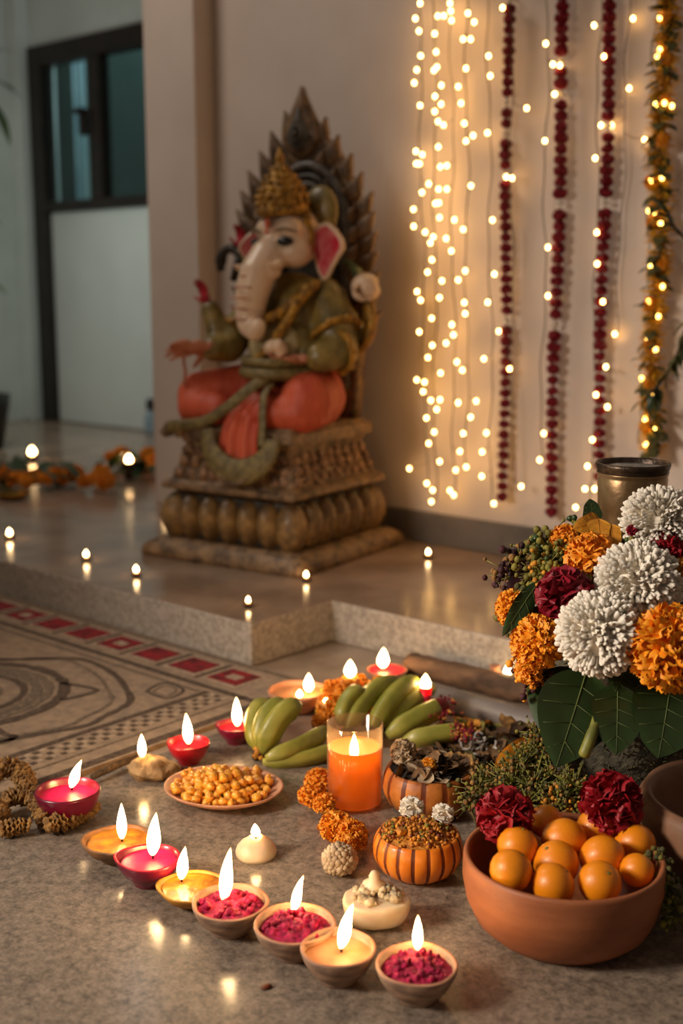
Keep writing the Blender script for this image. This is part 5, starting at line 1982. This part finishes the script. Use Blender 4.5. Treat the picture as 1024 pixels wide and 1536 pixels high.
garland('leftmost red flower garland on the wall, beside the light curtain', 762, 14, 755, 745, 48, 9.2, (152, 205, 268, 478, 550))
garland('middle red flower garland on the wall, the longest of the three', 846, -40, 826, 768, 50, 10.4, (92, 143, 310, 485))
garland('rightmost red flower garland on the wall, its foot hidden behind the metal can', 916, -40, 896, 715, 47, 10.0, (82, 187, 306))

# yellow and green garland
A = wpt(1001, -30, .04)
yg = thing('leaf_garland', 'thick garland of dark green leaves and yellow tinsel at the right end of the wall', 'garland', A, RZ)
Ri = Matrix.Rotation(-RZ, 4, 'Z')
rn = random.Random(33)
lm2 = leaf_mb(.036, .026, .35).mesh('leaf', [M_['olive'], M_['vein']])
tin = MB()
cord = MB()
cp_ = []
tinsel = pmat('gold_tinsel', (244, 184, 40), (206, 146, 22), rough=.35, scale=60, metal=.2)
k = 0
for i in range(47):
    t = i / 46
    x, y = 1001 - 26 * t + 4 * math.sin(t * 14), -30 + 705 * t
    p = Ri @ (wpt(x, y, .04) - A)
    cp_.append(p)
    for j in range(2):
        a = rn.uniform(0, 2 * PI)
        e = Vector((math.cos(a), -abs(math.sin(a)) * .8 - .1, rn.uniform(-.7, .5)))
        q = e.normalized().to_track_quat('Y', 'Z').to_euler()
        link('leaf', lm2, yg, p + e * .004, q, rn.uniform(.7, 1.1))
    if i % 2 == 0:
        a = rn.uniform(0, 6.3)
        link('flower', BL['och' if i % 4 else 'mari'][0], yg, p + Vector((.012 * math.cos(a), -.010, .004)), (1.2, 0, a), rn.uniform(.010, .015))
    for j in range(60):
        a = rn.uniform(0, 2 * PI)
        e = Vector((math.cos(a), math.sin(a), rn.uniform(-.5, .5))) * rn.uniform(.012, .032)
        o_ = p + Vector((0, 0, rn.uniform(-.01, .01)))
        tin.tube([o_, o_ + e * .5 + Vector((0, 0, .001)), o_ + e], [.0012, .0014, .0006], 4)
tin.build('tinsel', tinsel, yg)
cord.tube([cp_[0] + Vector((0, .038, .01))] + cp_, .002, 6)
cord.build('cord', M_['wire'], yg)

# leafy branches at the right edge
br = thing('leafy_branch', 'dark leafy branch reaching in from the right edge across the gold garland', 'branch', wpt(1040, 470, .12))
B0 = br.location.copy()
tw = MB()
lm3 = leaf_mb(.05, .020, .4).mesh('leaf', [M_['green_dk'], M_['vein']])
for pts in ([(1060, 390), (1024, 355), (1006, 335), (1000, 318)], [(1060, 430), (1030, 490), (1012, 540), (988, 575), (966, 600)]):
    Q = arc([wpt(x, y, .12) - B0 for x, y in pts], 6)
    tw.tube(Q, [.004 - .002 * i / len(Q) for i in range(len(Q))], 6)
    for i in range(5, len(Q), 2):
        for s_ in (-1, 1):
            d = (Q[i] - Q[i - 1]).normalized()
            e = d + Vector((rn.uniform(-.6, .6), -.3, s_ * .6))
            link('leaf', lm3, br, Q[i], e.normalized().to_track_quat('Y', 'Z').to_euler(), rn.uniform(.5, .95))
tw.tube([wpt(1060, 390, .12) - B0, wpt(1066, 410, .12) - B0, wpt(1060, 430, .12) - B0], .004, 6)
tw.build('twig', M_['banana_stem'], br)

# ------------------------------------------------------------------ candles on the raised floor
for lab, x, y, fh in (('tiny candle at the far left on the ledge, cut near the picture edge', 14, 798, 16), ('tiny candle on the ledge, second from the left edge, over the red-blocked rug', 129, 830, 15),
                      ('tiny candle on the ledge nearest the left corner of the pedestal', 204, 853, 16), ('tiny candle on the floor just left of the lotus tier of the pedestal', 246, 765, 13),
                      ('tiny candle at the front corner of the ledge', 372, 899, 14), ('tiny candle right in front of the near corner of the pedestal', 459, 861, 14),
                      ('tiny candle on the floor by the wall under the light curtain', 642, 827, 13)):
    tealight(lab, x, y, PLAT, fh * .78, 7, 'holder', name='tealight', hz=.008, fw=.27)

# marigold garland lying on the floor at the far left
G0 = at(120, 715, PLAT)
mg = thing('marigold_garland', 'orange marigold garland with green leaves lying on the floor at the far left', 'garland', G0)
rn = random.Random(44)
LL = [(-18, 716, 15), (5, 715, 13), (25, 720, 13), (40, 722, 10), (52, 716, 13), (86, 716, 15), (110, 712, 14), (126, 722, 10), (138, 721, 12), (152, 710, 12), (158, 722, 13), (168, 688, 11), (183, 682, 12), (196, 700, 10), (209, 692, 11), (223, 684, 13), (232, 694, 12), (216, 702, 10), (66, 720, 10), (-5, 705, 12)]
ylm = leaf_mb(.075, .035, .3).mesh('leaf', [M_['green'], M_['vein']])
for k, (x, y, w) in enumerate(LL):
    p = at(x, y, PLAT + .035)
    r = w * 1.2 * depth(p) / FPX
    link('flower', BL['mari' if k % 3 == 0 else 'deep'][k % 2], mg, p - G0, (-.6, rn.uniform(-.4, .4), k), r)
for k in range(48):
    x = rn.uniform(-25, 236)
    y = 708 - 14 * max(0, x - 140) / 100 + rn.uniform(-8, 14)
    p = at(x, y, PLAT + rn.uniform(.01, .05))
    link('leaf', ylm, mg, p - G0, (rn.uniform(-.2, 1.1), rn.uniform(-.5, .5), rn.uniform(0, 6.3)), rn.uniform(.6, 1.2))
cd = MB()
cd.tube([at(x, 716 - 16 * max(0, x - 140) / 100, PLAT + .02) - G0 for x in range(-20, 240, 20)], .004, 6)
cd.build('cord', M_['stem'], mg)
tealight('candle burning behind the left part of the floor garland', 48, 676, PLAT, 15, 9, 'holder', hz=.02, lift=.0, fw=.34)
tealight('candle burning among the right marigolds of the floor garland', 193, 686, PLAT, 15, 9, 'holder', hz=.055, lift=.0, fw=.34)
p = at(20, 748, PLAT)
bd_ = thing('brass_dish', 'small brass dish catching the light before the floor garland', 'dish', p)
MB().lathe([(0, 0), (.022, 0), (.045, .010), (.050, .018), (.046, .018), (.02, .006), (0, .005)], 32).build('body', M_['brass'], bd_)

# plant and bottle of the room behind
p = at(-32, 672, PLAT)
pp = thing('potted_plant', 'dark potted plant at the far left edge of the picture', 'plant', p)
MB().lathe([(0, 0), (.09, 0), (.12, .16), (.125, .2), (.115, .2), (.1, .05), (0, .04)], 32).build('pot', M_['pot_dark'], pp)
st = MB()
lm4 = leaf_mb(.34, .10, .5, .2).mesh('leaf', [M_['green_dk'], M_['vein']])
dpt = depth(p)
for k, (tx, ty, sc) in enumerate(((-34, 120, .9), (-30, 140, 1.0), (-48, 415, .8), (-40, 90, .8), (-60, 250, .9), (-42, 330, .6))):
    q = atd(tx, ty, dpt) - p
    st.tube(arc([Vector((0, 0, .06)), Vector((q.x * .3, 0, q.z * .5)), q]), .008, 6)
    d = Vector((.8, -.35, (.1, -.5, .1, .55, .2, .3)[k])) if k != 4 else Vector((-.7, -.3, .4))
    link('leaf', lm4, pp, q, d.normalized().to_track_quat('Y', 'Z').to_euler(), sc * .62)
st.build('stem', M_['stem'], pp)
p = at(230, 650, PLAT)
bt = thing('water_bottle', 'small bluish bottle with a dark cap on the floor by the end of the wall', 'bottle', p)
s = depth(p) / FPX
MB().lathe([(0, 0), (12 * s, 0), (13 * s, 3 * s), (13 * s, 26 * s), (8 * s, 34 * s), (8 * s, 37 * s), (0, 37 * s)], 24).build('body', M_['bottle'], bt)
MB().lathe([(0, 36 * s), (10 * s, 36 * s), (10 * s, 48 * s), (7 * s, 52 * s), (0, 52 * s)], 20).build('cap', M_['pot_dark'], bt)


# ------------------------------------------------------------------ light and camera
def area(name, loc, target, size, energy, col, size_y=None, spread=None):
    l = bpy.data.lights.new(name, 'AREA')
    l.energy = energy
    l.color = col
    l.size = size
    if spread:
        l.spread = math.radians(spread)
    if size_y:
        l.shape = 'RECTANGLE'
        l.size_y = size_y
    o = bpy.data.objects.new(name, l)
    COL.objects.link(o)
    o.location = loc
    o.rotation_euler = (Vector(target) - Vector(loc)).to_track_quat('-Z', 'Y').to_euler()
    return o


area('porch_lamp', W(-3.0, .9, 2.6), W(-1.9, 2.1, .9), .7, 16, (1, .86, .74))
area('bouquet_fill', (-1.7, .55, 1.15), (.3, 1.35, .28), .5, 8.5, (1, .85, .70), spread=70)  # added fill light out of view, narrowed to brighten the bouquet
area('far_room_fill', W(-3.7, 2.3, 1.0), W(-4.3, 3.2, .55), .6, 3.4, (.86, 1, .93))  # unseen cool fill added behind the pilaster to lift the far room
area('curtain_fill', W(-4.1, 3.42, 2.6), W(-4.3, 3.6, 1.2), .3, 44, (.75, .9, 1))  # added light between pane and curtain, only to brighten the curtain
w = bpy.data.worlds.new('world')
SC.world = w
w.use_nodes = True
w.node_tree.nodes['Background'].inputs[0].default_value = (1, .80, .64, 1)
w.node_tree.nodes['Background'].inputs[1].default_value = .105

cam = bpy.data.cameras.new('camera')
cam.sensor_fit = 'VERTICAL'
cam.sensor_height = 36
cam.sensor_width = 24
cam.lens = 36 * FPX / 1536
cam.clip_start = .02
cam.dof.use_dof = True
cam.dof.focus_distance = 1.38
cam.dof.aperture_fstop = 3.3
co = bpy.data.objects.new('camera', cam)
COL.objects.link(co)
co.location = CC
co.rotation_euler = (PI / 2 - TILT, 0, 0)
SC.camera = co
SC.view_settings.view_transform = 'Standard'
SC.view_settings.look = 'None'
SC.view_settings.exposure = 0
SC.view_settings.gamma = 1
SC.view_settings.use_curve_mapping = False
SC.cycles.use_denoising = True
SC.cycles.max_bounces = 8
SC.cycles.transparent_max_bounces = 12
SC.cycles.sample_clamp_indirect = 6
SC.cycles.caustics_reflective = False
SC.cycles.caustics_refractive = False
